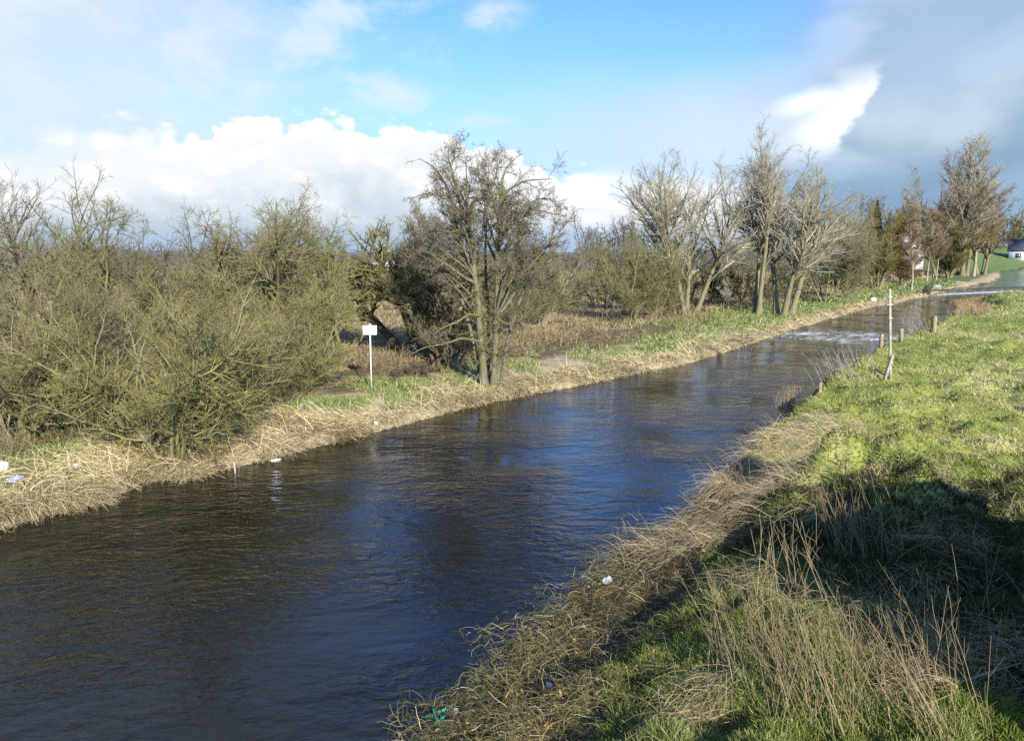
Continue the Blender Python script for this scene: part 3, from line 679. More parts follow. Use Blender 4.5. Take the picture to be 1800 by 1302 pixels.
STYLES = {
 # stems, lean, height, wiggle, up, clear bole; per level: children per parent, angles, length ratio, upward pull
 'willow': dict(n=12, lean=.62, h=1.0, wig=.10, up=.03, t0=.10, l1=(16, 25, 68, .46, .04), l2=(8, 28, 72, .54, .02), l3=(6.5, 30, 80, .55, .0), l4=None, c=((.135, .13, .05), (.22, .20, .085)), bark='W', r=.075),
 'hawthorn': dict(n=4, lean=.38, h=.93, wig=.09, up=.035, t0=.25, l1=(17, 28, 66, .50, .035), l2=(8.5, 32, 75, .54, .015), l3=(7, 35, 75, .55, .0), l4=None, c=((.14, .135, .058), (.195, .18, .082)), bark='H', r=.10),
 'grey': dict(n=3, lean=.28, h=.95, wig=.08, up=.05, t0=.28, l1=(16, 28, 62, .5, .06), l2=(8, 28, 65, .52, .04), l3=(6, 28, 65, .55, .02), l4=None, c=((.17, .155, .11), (.21, .19, .14)), bark='H', r=.10),
 'dark': dict(n=7, lean=.30, h=.95, wig=.10, up=.05, t0=.12, l1=(18, 30, 65, .42, .04), l2=(9, 30, 70, .5, .02), l3=(8, 30, 70, .5, .0), l4=None, c=((.06, .05, .035), (.10, .085, .05)), bark='D', r=.09),
 'ash': dict(n=1, lean=.05, h=.90, wig=.035, up=.04, t0=.18, l1=(18, 22, 50, .70, .045), l2=(12, 24, 54, .46, .045), l3=(7, 26, 56, .52, .04), l4=(1.3, .6), c=((.24, .22, .155), (.31, .285, .215)), bark='A', r=.15),
 'tall': dict(n=1, lean=.02, h=.97, wig=.025, up=.06, t0=.34, l1=(20, 20, 44, .38, .06), l2=(8, 22, 46, .5, .05), l3=(6.5, 24, 48, .55, .04), l4=None, c=((.26, .235, .18), (.33, .30, .24)), bark='A', r=.12),
 'shrub': dict(n=8, lean=.5, h=.95, wig=.08, up=.05, t0=.10, l1=(15, 25, 58, .45, .04), l2=(8, 28, 62, .52, .02), l3=(7, 28, 65, .52, .0), l4=None, c=((.135, .13, .055), (.19, .18, .085)), bark='W', r=.06),
 'golden': dict(n=11, lean=.35, h=1.0, wig=.06, up=.07, t0=.08, l1=(17, 18, 40, .42, .07), l2=(9, 18, 40, .5, .05), l3=(7, 18, 40, .5, .03), l4=None, c=((.24, .175, .035), (.20, .165, .05)), bark='W', r=.07),
 'birch': dict(n=1, lean=.05, h=.98, wig=.03, up=.05, t0=.28, l1=(28, 26, 52, .36, .03), l2=(10, 28, 55, .55, -.02), l3=(8, 25, 55, .55, -.06), l4=(1.5, .6), c=((.17, .125, .075), (.20, .15, .09)), bark='B', r=.10),
}
BARKS = dict(W=M_BARK_WILLOW, H=M_BARK_HAW, D=M_BARK_DARK, A=M_BARK_ASH, B=M_BARK_BIRCH)
def make_tree(name, label, style, seed, base, H, Rc, n=None, lean=None, dens=1.0, bark_m=None, col=None, thick=1.0, t0=None, leandir=None, cat='tree', group=None, r=None, hero_scale=1.0):
    st = STYLES[style]; rng = np.random.default_rng(seed); n = n or st['n']; lean = st['lean'] if lean is None else lean
    base = np.array(base, float); dist = math.hypot(base[0], base[1]); tw = (.0013 + .000085 * dist) * thick        # twig radius grows a little with distance
    S = H / 6.0                                                        # branching density is set for a 6 m tree
    r0 = (r or st['r']) * (H / 6.0) ** .8
    a = rng.uniform(0, 2 * PI) + np.arange(n) * 2 * PI / n + rng.normal(size=n) * .3
    D = np.stack((np.cos(a) * lean * rng.uniform(.5, 1.3, n), np.sin(a) * lean * rng.uniform(.5, 1.3, n), np.ones(n)), 1)
    if leandir is not None: D[:, 0] += leandir[0]; D[:, 1] += leandir[1]
    P0 = base + np.stack((np.cos(a), np.sin(a), np.zeros(n)), 1) * (.04 if n == 1 else r0 * (1.1 + .25 * n)); P0[:, 2] -= .12
    Ls = H * st['h'] * rng.uniform(.66 if lean > .6 else .84, 1.06, n) / np.maximum(.75, 1.0 - 0 * lean)
    if n == 1: Ls[:] = H * st['h']
    P, R = grow(rng, P0, D, Ls, np.full(n, r0) * rng.uniform(.75, 1.1, n), np.full(n, tw * 1.5), 12, st['wig'], st['up'])
    P, R = add_flare(P, R); limbs = [(P, R, 8)]; crowns = []
    pm, A0, A1, lr, u = st['l1']; P1, R1 = branch(rng, P, R, pm * dens ** .22, st['t0'] if t0 is None else t0, 1.0, A0, A1, lr, .3 * S, max(Rc * 1.15, H * .55), r0 * .55, tw * 1.3, 8, st['wig'] * 1.1, u)
    limbs.append((P1, R1, 5))
    pm, A0, A1, lr, u = st['l2']; P2, R2 = branch(rng, P1, R1, pm * dens ** .22, .12, 1.0, A0, A1, lr, .2 * S, Rc, r0 * .25, tw * 1.15, 5, st['wig'] * 1.2, u)
    c0, c1 = col or st['c']
    crowns.append((P2, R2, 4, cols_for(rng, P2, tuple(.9 * x for x in c0), c1, .15, 4)))
    pm, A0, A1, lr, u = st['l3']; P3, R3 = branch(rng, P2, R2, pm * dens ** .22, .1, 1.0, A0, A1, lr, .16 * S, Rc * .6, tw * 1.5, tw, 4 if st['l4'] else 3, st['wig'] * 1.3, u)
    crowns.append((P3, R3, 3, cols_for(rng, P3, c0, c1, .2)))
    if st['l4']:
        pm, lr = st['l4']; P4, R4 = branch(rng, P3, R3, pm * dens ** .22, .1, 1.0, 25, 60, lr, .12 * S, Rc * .4, tw * 1.1, tw * .9, 3, st['wig'] * 1.3, .03)
        crowns.append((P4, R4, 3, cols_for(rng, P4, c0, c1, .2)))
    NTW.append((name, len(P3), len(limbs[1][0])))
    return finish_tree(name, label, cat, base, limbs, crowns, bark_m or BARKS[st['bark']], group)
NTW = []
def place(px, py_base, py_top, half_w, Y=None):
    """base point on the ground, height and crown radius from the photograph"""
    b = ground_at(px, py_base) if Y is None else None
    if b is None:
        p = at_y(px, py_base, Y); b = np.array((p[0], p[1], hgt(p[0], p[1])))
    top = at_y(px, py_top, b[1])[2]; return b, top - b[2], half_w * b[1] / FPX

# --- the alder in the middle, limb by limb
def alder():
    rng = np.random.default_rng(77); base = ground_at(858, 682); Y = base[1]
    L = [ # (points px,py,depth offset), r0, r1
        ([(852, 690, 0), (848, 630, 0), (844, 570, .05), (840, 520, .1), (837, 483, .1), (834, 440, .2), (828, 405, .25), (816, 372, .3), (806, 330, .4), (796, 292, .5), (790, 268, .5)], .15, .018),
        ([(868, 690, -.1), (869, 640, -.1), (871, 600, 0), (872, 550, 0), (875, 500, -.1), (874, 455, -.2), (875, 415, -.2), (879, 375, -.3), (886, 345, -.3), (905, 328, -.4), (930, 318, -.5), (972, 316, -.6)], .13, .015),
        ([(837, 485, .1), (818, 470, .3), (812, 452, .4), (806, 432, .5), (800, 395, .5), (797, 355, .6), (784, 320, .8), (760, 290, .9), (738, 280, 1.0)], .075, .014),
        ([(829, 410, .25), (812, 402, .0), (790, 407, -.4), (765, 400, -.7), (738, 385, -.9), (720, 370, -1)], .06, .012),
        ([(820, 380, .3), (832, 352, -.1), (850, 344, -.4), (866, 322, -.6), (874, 296, -.8), (872, 275, -.8)], .06, .012),
        ([(886, 345, -.3), (884, 318, .2), (892, 296, .5), (908, 282, .7), (922, 270, .8)], .05, .012),
        ([(874, 425, -.2), (896, 392, -.6), (905, 380, -.8), (930, 368, -1.0), (960, 372, -1.3), (1000, 380, -1.5)], .065, .012),
        ([(905, 382, -.8), (925, 360, -.5), (945, 350, -.3), (968, 348, 0), (985, 362, .2)], .04, .01),
        ([(866, 570, 0), (884, 535, -.3), (900, 500, -.6), (918, 480, -.9), (938, 464, -1.1), (965, 458, -1.3), (1000, 450, -1.4)], .06, .012),
        ([(880, 550, -.1), (905, 515, .4), (930, 500, .8), (965, 488, 1.1), (1005, 492, 1.3)], .05, .012),
        ([(875, 465, -.2), (858, 430, .8), (850, 405, 1.3), (852, 370, 1.6), (846, 330, 1.8), (840, 300, 1.9)], .05, .012),
        ([(837, 500, .1), (806, 478, -.3), (780, 460, -.6), (755, 440, -.8), (733, 441, -1.0)], .05, .012),
        ([(800, 410, .5), (775, 402, .9), (748, 408, 1.1), (720, 425, 1.2)], .04, .01),
        ([(844, 555, 0), (825, 552, -.4), (800, 570, -.8), (775, 580, -1.0), (752, 600, -1.2)], .05, .014),
        ([(846, 600, 0), (812, 596, -.5), (780, 606, -.9), (750, 612, -1.2), (720, 627, -1.4)], .045, .012),
        ([(874, 560, -.1), (895, 572, -.3), (910, 566, -.4), (925, 580, -.5)], .035, .01),
        ([(871, 640, -.1), (890, 610, -.3), (905, 590, -.5)], .03, .01),
        ([(874, 440, -.2), (905, 440, .3), (940, 438, .6), (975, 428, .8), (1000, 418, .9)], .045, .01),
        ([(832, 430, .2), (850, 415, -.4), (866, 395, -.8), (880, 392, -1.2), (905, 405, -1.5)], .04, .01),
        ([(848, 694, .15), (838, 630, .3), (822, 560, .5), (806, 500, .8), (792, 455, 1.0), (770, 420, 1.1), (742, 392, 1.2)], .085, .011),
        ([(878, 692, .1), (888, 630, .3), (905, 560, .5), (928, 500, .7), (952, 455, .9), (975, 420, 1.0), (996, 398, 1.0)], .08, .011),
        ([(860, 694, .3), (858, 620, .6), (856, 540, .9), (850, 460, 1.2), (852, 390, 1.3), (856, 330, 1.4), (858, 280, 1.4)], .08, .011),
        ([(812, 375, .3), (790, 352, -.3), (765, 340, -.6), (740, 345, -.8), (718, 352, -.8)], .045, .01),
    ]
    limbs = []; P1s = []; R1s = []
    def add(w, r0, r1, jit):
        k = np.linspace(0, len(w) - 1, 24); i = np.minimum(k.astype(int), len(w) - 2); f = (k - i)[:, None]; q = w[i] * (1 - f) + w[i + 1] * f
        q[1:-1] = .25 * q[:-2] + .5 * q[1:-1] + .25 * q[2:]; q[2:] += np.cumsum(rng.normal(size=(22, 3)) * jit, 0)
        s = np.linspace(0, 1, 24); P1s.append(q); R1s.append(r0 * (1 - s) ** .85 + r1)
    for pts, r0, r1 in L: add(np.array([at_y(px, py, Y + dd) for px, py, dd in pts]), r0 * .86, r1 * .7, .010)
    mains = [np.array(P1s[0]), np.array(P1s[1])]
    for j in range(64):                                   # limbs arching out to the rounded crown
        th = math.radians(-192 + 204 * (j + rng.uniform(-.4, .4)) / 63); k = rng.uniform(.45, 1.0); dz = rng.uniform(-1.5, 1.5); k2 = math.sqrt(max(.15, 1 - (dz / 2.6) ** 2))
        tgt = at_y(858 + 146 * math.cos(th) * k * k2, 428 + (158 if math.sin(th) < 0 else 120) * math.sin(th) * k * k2, Y + dz)
        tr = mains[0] if (tgt[0] < mains[0][12, 0] + .2) else mains[1]
        if j % 5 == 0: continue
        zt = min(max(tgt[2] - rng.uniform(.9, 2.4), tr[5, 2]), tr[20, 2]); i = int(np.argmin(np.abs(tr[:, 2] - zt))); p0 = tr[i]
        c = p0 * .5 + tgt * .5 + np.array((rng.normal() * .12, rng.normal() * .12, .18 + .12 * rng.normal())) - (tgt - p0) * np.array((.08, .08, -.05))
        u = np.linspace(0, 1, 9)[:, None]; add(p0 * (1 - u) ** 2 + 2 * c * u * (1 - u) + tgt * u * u, rng.uniform(.022, .042), .007, .010)
    P = np.stack(P1s); R = np.stack(R1s); R[:2, 0] *= 1.5; R[:2, 1] *= 1.2; nl = len(L); limbs.append((P, R, 10))
    P1, R1 = branch(rng, P[:, 6:], R[:, 6:], 9, .10, 1.0, 28, 66, .42, .25, .95, .016, .0055, 8, .12, .04, .5); limbs.append((P1, R1, 5))
    Pl, Rl = branch(rng, P[:2, :9], R[:2, :9], 24, .2, 1.0, 40, 90, .3, .3, 1.0, .02, .008, 7, .25, .02, .5); limbs.append((Pl, Rl, 4))
    P2, R2 = branch(rng, P1, R1, 8, .12, 1.0, 28, 70, .52, .18, .6, .008, .004, 5, .14, .04, .5)
    P3, R3 = branch(rng, P2, R2, 5.2, .1, 1.0, 28, 70, .6, .08, .40, .005, .0034, 3, .16, .03, .4)
    Pl2, Rl2 = branch(rng, Pl, Rl, 10, .2, 1.0, 35, 80, .5, .12, .5, .009, .006, 5, .25, 0, .4)
    cr = [(P2, R2, 4, cols_for(rng, P2, (.14, .13, .075), (.18, .165, .10), .15, 4)), (P3, R3, 3, cols_for(rng, P3, (.15, .125, .095), (.20, .17, .13), .2)), (Pl2, Rl2, 3, cols_for(rng, Pl2, (.16, .15, .07), (.2, .18, .09)))]
    # cones and catkins at the twig ends
    tips = P3[:, -1]; tips = tips[rng.random(len(tips)) < .3]; m = len(tips)
    oc = np.array([(1, 0, 0), (-1, 0, 0), (0, 1, 0), (0, -1, 0), (0, 0, 1.4), (0, 0, -1.4)], float)
    sz = rng.uniform(.009, .017, m)[:, None, None]; V = tips[:, None] + oc[None] * sz
    f = np.array([(0, 2, 4), (2, 1, 4), (1, 3, 4), (3, 0, 4), (2, 0, 5), (1, 2, 5), (3, 1, 5), (0, 3, 5)]); T = (f[None] + (np.arange(m) * 6)[:, None, None]).reshape(-1, 3)
    c = np.repeat(palette(rng, m, [(.085, .05, .045), (.11, .07, .06), (.06, .04, .035)]), 6, axis=0)
    print('alder', len(P1), len(P2), len(P3), m)
    finish_tree('alder_tree', 'tall two-stemmed bare alder at the water edge right of the white sign', 'tree', base, limbs, cr, M_BARK_ALDER, None, (V.reshape(-1, 3), T, c))
alder()

TREES = [ # name, label, style, seed, (px, base, top, half width), options
 ('willow_shrub', 'broad olive willow with pale leaning stems overhanging the litter on the left bank', 'willow', 1, (305, 806, 425, 220), dict(n=12, dens=1.5, r=.065)),
 ('willow_shrub', 'dense olive willow cut off by the left edge of the photo', 'willow', 2, (40, 775, 450, 190), dict(n=11, dens=1.4, r=.065, col=((.13, .12, .055), (.20, .175, .085)))),
 ('tangled_willow', 'grey-brown tangled bush between the broad olive willow and the one at the left edge', 'willow', 52, (165, 745, 440, 130), dict(n=9, dens=1.2, r=.055, col=((.12, .11, .06), (.18, .16, .095)))),
 ('tangled_shrub', 'brown tangled shrub right of the broad olive willow, at the top of the litter slope', 'shrub', 53, (440, 725, 520, 100), dict(n=9, dens=1.2, col=((.13, .115, .055), (.19, .17, .085)))),
 ('tall_hawthorn', 'tallest grey bare tree at far left, its open top standing against the cloud', 'grey', 3, (80, 660, 296, 85), dict(n=4, dens=3.0)),
 ('hawthorn_tree', 'dark-topped hawthorn just right of the tallest tree at far left', 'hawthorn', 4, (185, 690, 370, 65), dict(n=3, dens=1.6)),
 ('hawthorn_tree', 'dark-stemmed hawthorn standing behind the broad olive willow', 'hawthorn', 5, (325, 668, 392, 90), dict(n=4, dens=1.4, col=((.11, .095, .055), (.15, .13, .075)))),
 ('hawthorn_tree', 'large wide hawthorn with arching grey twigs left of the white sign', 'hawthorn', 6, (465, 668, 304, 150), dict(n=6, dens=2.4, lean=.5, col=((.14, .13, .06), (.19, .17, .095)))),
 ('olive_shrub', 'low dense olive shrub between the broad willow and the white sign', 'shrub', 7, (525, 690, 480, 95), dict(dens=1.5, col=((.17, .165, .06), (.21, .195, .085)))),
 ('lichen_hawthorn', 'yellow-green lichened hawthorn with a mossy base just left of the white sign', 'hawthorn', 8, (590, 650, 340, 68), dict(n=3, dens=2.6, lean=.22, leandir=(-.1, 0), col=((.17, .17, .06), (.21, .195, .09)))),
 ('leaning_hawthorn', 'hawthorn with a dark trunk leaning left, right behind the white sign', 'hawthorn', 9, (722, 618, 345, 100), dict(n=3, dens=1.8, lean=.24, leandir=(-.36, 0), r=.19, bark_m=M_BARK_DARK, t0=.3)),
 ('ivy_dark_tree', 'dark many-stemmed tree close behind the left side of the alder', 'dark', 10, (775, 640, 392, 78), dict(n=7, dens=.8, col=((.10, .09, .055), (.15, .135, .075)), bark_m=M_BARK_HAW)),
 ('pale_stem_shrub', 'thin shrub with pale upright stems right of the alder', 'shrub', 12, (952, 572, 432, 60), dict(n=9, dens=1.6, lean=.3, bark_m=M_BARK_BIRCH)),
 ('brown_shrub', 'brown twiggy shrub behind the right side of the alder', 'shrub', 13, (900, 590, 440, 80), dict(dens=1.6, col=((.12, .10, .06), (.17, .14, .085)))),
 ('small_dark_tree', 'small tree with a dark trunk between the alder and the green shrub', 'hawthorn', 14, (1064, 548, 452, 45), dict(n=1, dens=1.5, bark_m=M_BARK_DARK)),
 ('green_shrub', 'tall rounded grey-green shrub left of the paired ash trees', 'shrub', 15, (1108, 566, 398, 75), dict(n=8, dens=2.0, lean=.4)),
 ('bare_shrub', 'smaller shrub filling the gap at the foot of the left ash', 'shrub', 16, (1150, 560, 455, 50), dict(dens=1.6)),
 ('ash_tree', 'left of the paired ash trees, leaning left with a wide open crown', 'ash', 17, (1196, 556, 294, 110), dict(n=2, dens=1.2, leandir=(-.22, .05), t0=.25, lean=.12)),
 ('ash_tree', 'right of the paired ash trees, forking low above the dead grass', 'ash', 18, (1214, 550, 292, 105), dict(n=2, dens=1.2, leandir=(.10, .0), t0=.2, lean=.2)),
 ('sapling', 'thin pale sapling standing alone right of the paired ash trees', 'tall', 19, (1272, 556, 480, 22), dict(dens=1.2, r=.06)),
 ('dark_green_shrub', 'dense dark green shrub behind the thin sapling', 'shrub', 20, (1268, 536, 448, 75), dict(dens=2.2, col=((.085, .085, .035), (.12, .115, .05)))),
 ('slender_tree', 'tallest slender pale tree with twin straight trunks near the bank', 'tall', 21, (1327, 552, 250, 60), dict(n=2, dens=1.8, lean=.03)),
 ('forked_tree', 'pale-barked tree forking low beside the slender twin trunks', 'ash', 22, (1372, 555, 283, 80), dict(n=2, dens=1.2, lean=.16, t0=.3)),
 ('spreading_tree', 'tree with a dark lower trunk leaning right beside the forked tree', 'ash', 23, (1391, 552, 300, 105), dict(n=1, dens=1.3, leandir=(.22, 0), t0=.22, lean=.02)),
 ('arching_shrub', 'large shrub with long pale arching branches right of the leaning tree', 'shrub', 24, (1450, 532, 345, 85), dict(n=8, dens=1.9, lean=.6, col=((.17, .155, .085), (.22, .20, .13)))),
 ('olive_bush', 'olive bush in front of the long arching branches', 'shrub', 25, (1487, 525, 395, 60), dict(dens=1.9)),
 ('golden_willow', 'golden yellow willow bush where the river bends', 'golden', 26, (1540, 508, 372, 55), dict(n=12, dens=2.0, col=((.20, .155, .045), (.18, .155, .06)))),
 ('slim_birch', 'slim pale-trunked birch at the water right of the golden willow', 'birch', 27, (1602, 512, 372, 30), dict(dens=1.3)),
 ('thin_birch', 'thin birch trunk in the shade left of the tall poplar, nearer the slim birch', 'birch', 28, (1628, 496, 380, 28), dict(dens=1.3)),
 ('thin_birch', 'thin birch trunk in the shade nearest the foot of the tall poplar', 'birch', 29, (1645, 493, 385, 26), dict(dens=1.3)),
 ('rust_bush', 'rust-brown bush tucked between the golden willow and slim birch', 'golden', 30, (1588, 500, 430, 26), dict(n=9, dens=1.5, col=((.17, .10, .05), (.14, .09, .05)))),
 ('poplar_tree', 'tallest grey poplar with a narrow top by the far bend', 'tall', 31, (1690, 484, 230, 55), dict(n=4, dens=1.3, lean=.10)),
 ('wide_bare_tree', 'wide grey-brown tree spreading left of the tall poplar', 'ash', 32, (1652, 484, 308, 70), dict(n=3, dens=1.2, lean=.3, col=((.20, .165, .12), (.25, .215, .16)))),
 ('reddish_tree', 'reddish brown tree right of the tall poplar', 'ash', 33, (1725, 482, 312, 48), dict(n=3, dens=1.2, lean=.2, col=((.18, .135, .10), (.22, .175, .13)))),
 ('white_birch', 'birch with a bright white lower trunk at the tip of the far bank', 'birch', 34, (1711, 486, 340, 50), dict(n=1, dens=2.0, r=.13, col=((.17, .13, .06), (.21, .165, .07)))),
 ('bend_bush', 'low brownish bush beneath the tall poplar at the far bend', 'golden', 35, (1668, 488, 400, 50), dict(n=10, dens=2.0, col=((.15, .125, .05), (.12, .11, .05)))),
]
for (nm, lab, stl, seed, pl, kw) in TREES:
    b, H, Rc = place(*pl)
    make_tree(nm, lab, stl, seed, b, H, Rc, cat='shrub' if ('shrub' in nm or 'bush' in nm or 'golden' in nm) else 'tree', **kw)

# conifer behind the golden willow
def conifer():
    rng = np.random.default_rng(61); p = at_y(1536, 470, 150); b = np.array((p[0], p[1], hgt(p[0], p[1]))); H = at_y(1536, 352, 150)[2] - b[2]
    th = thing('conifer_tree', 'small dark pointed conifer rising behind the golden willow', 'tree', b); mb = MB(); mb.tube([(0, 0, -.1), (0, 0, H)], [.2, .03], 6); obj('trunk', mb.mesh('conifer_trunk'), M_BARK_DARK, th)
    n = 2600; t = rng.random(n) ** .7; z = H * (.12 + .88 * t); a = rng.uniform(0, 2 * PI, n); L = (1 - t) * H * .2 + .25
    P = np.stack((0 * z, 0 * z, z), 1); D = np.stack((np.cos(a), np.sin(a), rng.uniform(-.35, .15, n)), 1); pts, w = strands(rng, P, D, L * rng.uniform(.5, 1.1, n), np.full(n, .10), 4, .06, .12, .4)
    o = obj('crown', strand_mesh('conifer_crown', rng, pts, w, palette(rng, n, [(.03, .05, .03), (.045, .06, .03)])), M_GRASS, th)
conifer()

# far hedgerow and woods: one mass each
def mass(name, label, cat, seed, spots, col, thick=1.0, twigs=1.0):
    """spots: (x, y, height, radius)"""
    rng = np.random.default_rng(seed); mb = MB(); S = np.array(spots); z, sd_, dd_ = fields(S[:, 0], S[:, 1]); ok = (sd_ == 1) & (dd_ > 5); S = S[ok]; z = z[ok]; n = len(S); k = 5; pi = np.repeat(np.arange(n), k); H = S[pi, 2]; Rr = S[pi, 3]
    a = rng.uniform(0, 2 * PI, n * k); P0 = np.stack((S[pi, 0], S[pi, 1], z[pi] - .1), 1); D = np.stack((np.cos(a) * .45 * Rr / H * 2, np.sin(a) * .45 * Rr / H * 2, np.ones(n * k)), 1)
    dist = np.hypot(S[:, 0], S[:, 1])[pi]; tw = .00024 * dist * thick
    P, R = grow(rng, P0, D, H * rng.uniform(.75, 1.05, n * k), np.maximum(H * .011, tw), tw, 7, .10, .05); V, q = tubes(P, R, 4); mb.add(V, q, None, cols_for(rng, P, col[0], col[1], .15, 4))
    mt = float(tw.mean())
    P1, R1 = branch(rng, P, R, -2.2 * twigs, .08, 1.0, 25, 60, .40, .5, 4, mt * 1.6, mt, 5, .13, .05); V, q = tubes(P1, R1, 3); mb.add(V, q, None, cols_for(rng, P1, col[0], col[1], .2))
    P2, R2 = branch(rng, P1, R1, -2.6 * twigs, .1, 1.0, 25, 60, .5, .4, 2.5, mt * 1.2, mt, 3, .15, .03); V, q = tubes(P2, R2, 3); mb.add(V, q, None, cols_for(rng, P2, col[1], col[2], .22))
    print(name, len(P1), len(P2))
    o = obj(name, mb.mesh(name), M_TWIG); stuff(o, label, cat)
def spots_line(rng, pxs, Y, ptop, jitterY, jtop, rw):
    out = []
    for px in pxs:
        if 596 < px < 735 and Y < 240: continue
        yy = Y + rng.uniform(-jitterY, jitterY); p = at_y(px, 470, yy); H = at_y(px, ptop + rng.uniform(-jtop, jtop), yy)[2] - .8; out.append((p[0], yy, max(H, 1.0), rw * rng.uniform(.7, 1.3)))
    return out
rr_ = random.Random(8)
mass('distant_hedgerow', 'brown green hedgerow along the far side of the field', 'hedgerow', 41, spots_line(rr_, range(-80, 1480, 20), 95, 440, 9, 10, 2.2), ((.085, .08, .045), (.13, .12, .065), (.16, .145, .085)), 1.2, .95)
mass('field_scrub', 'scrub of low bushes behind the bank trees right of the alder', 'scrub', 43, spots_line(rr_, range(890, 1480, 26), 66, 468, 8, 14, 1.6), ((.085, .08, .04), (.12, .11, .055), (.16, .15, .08)), 1.1, 1.0)
mass('distant_woodland', 'grey purple woods on the skyline behind the far bend', 'woods', 42, spots_line(rr_, [x for x in range(1030, 1130, 16)] + [x for x in range(1440, 1660, 9)], 230, 384, 25, 15, 5), ((.085, .075, .07), (.12, .105, .095), (.15, .13, .12)), 1.0, .45)
mass('grey_treeline', 'pale grey treeline beyond the field on the skyline', 'woods', 44, spots_line(rr_, [x for x in range(-60, 800, 15)] + [x for x in range(940, 1480, 14)], 190, 422, 15, 10, 4), ((.12, .11, .10), (.16, .145, .13), (.19, .17, .155)), 1.0, .5)
mass('house_trees', 'olive trees behind the white-walled house at the right edge', 'trees', 45, [(at_y(px, 470, 300)[0], 300 + rr_.uniform(-12, 12), rr_.uniform(9, 14), 5) for px in range(1748, 1850, 9)], ((.10, .09, .05), (.14, .13, .065), (.17, .155, .085)), 1.0, .5)
def hills():
    # low far ridge
    n = 240; a = np.radians(np.linspace(-60, 60, n)); r = 2600; top = 7 + 16 * (fbm(a * 6 + 3, a * 0 + .3, 5, 4) + .25).clip(0)
    V = np.vstack((np.stack((np.sin(a) * r, np.cos(a) * r, np.full(n, -2)), 1), np.stack((np.sin(a) * (r + 350), np.cos(a) * (r + 350), top), 1), np.stack((np.sin(a) * (r + 800), np.cos(a) * (r + 800), np.full(n, -2)), 1)))
    q = []
    for k in range(2):
        for i in range(n - 1): q.append((k * n + i, k * n + i + 1, (k + 1) * n + i + 1, (k + 1) * n + i))
    structure(obj('hills', mesh_from('hills', V, q), noisy('hill_hazed', (.10, .13, .16), (.13, .155, .175), .01)))  # distance haze put into the ridge colour as blue-grey
hills()

# ------------------------------------------------------------------ dead weeds as countable clumps
def weed_clump(name, label, seed, base, n, Lr, spread, lean, radius, cols, w=.004, side=.3, cat='weeds', branchy=True):
    rng = np.random.default_rng(seed); base = np.array(base, float); th = thing(name, label, cat, base)
    a = rng.uniform(0, 2 * PI, n); rr = radius * np.sqrt(rng.random(n)); x = base[0] + np.cos(a) * rr; y = base[1] + np.sin(a) * rr; z = fields(x, y)[0] - .03
    P = np.stack((x, y, z), 1) - base; D = dirs(rng, n, 1.0, spread, lean); L = rng.uniform(*Lr, n)
    Pp, Rr = grow(rng, P, D, L, np.full(n, w) * rng.uniform(.7, 1.3, n), np.full(n, w * .35), 9, .06, -.012)
    mb = MB(); V, q = tubes(Pp, Rr, 4); mb.add(V, q, None, cols_for(rng, Pp, cols[0], cols[1], .18, 4)); obj('stems', mb.mesh(name + '_stems'), M_STRAW, th)['kind'] = 'stuff'
    if branchy:
        P1, R1 = branch(rng, Pp, Rr, -3.2, .35, 1.0, 18, 50, .28, .06, .5, w * .6, w * .3, 5, .10, -.01); mb = MB(); V, q = tubes(P1, R1, 3); mb.add(V, q, None, cols_for(rng, P1, cols[0], cols[1], .2)); obj('side_shoots', mb.mesh(name + '_shoots'), M_STRAW, th)['kind'] = 'stuff'
    return th
TANS = ((.19, .145, .08), (.31, .25, .145)); GREYT = ((.30, .27, .22), (.42, .38, .32))
WE = [
 ('dead_weed_clump', 'densest clump of tall pale dead stems, sunlit at the bottom right of the photo', (1440, 1262), 78, (.6, 1.35), .26, (-.28, .1, 0), .46, TANS),
 ('dead_weed_clump', 'sunlit dead stems leaning left beside the bright green grass at the bottom', (1335, 1190), 46, (.6, 1.2), .28, (-.3, .1, 0), .45, TANS),
 ('dead_weed_clump', 'tall dead stems leaning left out of the big shadow, below its upper edge', (1525, 985), 48, (.6, 1.2), .2, (-.32, 0, 0), .5, TANS),
 ('dead_weed_clump', 'dead stems at the bottom right corner lying over towards the left', (1640, 1285), 52, (.6, 1.3), .25, (-.6, 0, 0), .48, TANS),
 ('dead_weed_clump', 'sparse upright dead stems in the middle of the big shadow', (1400, 1070), 26, (.6, 1.2), .26, (-.2, 0, 0), .55, ((.26, .21, .13), (.34, .28, .17))),
 ('dead_weed_clump', 'few tall dead stems at the right edge beside green grass below the shadow', (1720, 1200), 14, (.7, 1.4), .22, (-.25, 0, 0), .45, TANS),
 ('dead_weed_clump', 'dead stems mixed with green grass just right of the densest clump', (1560, 1195), 34, (.5, 1.05), .26, (-.35, .05, 0), .55, TANS),
]
for i, (nm, lab, pp, n, Lr, sp, ln, rad, cl) in enumerate(WE): weed_clump(nm, lab, 200 + i, ground_at(*pp), n, Lr, sp, ln, rad, cl, .0040)
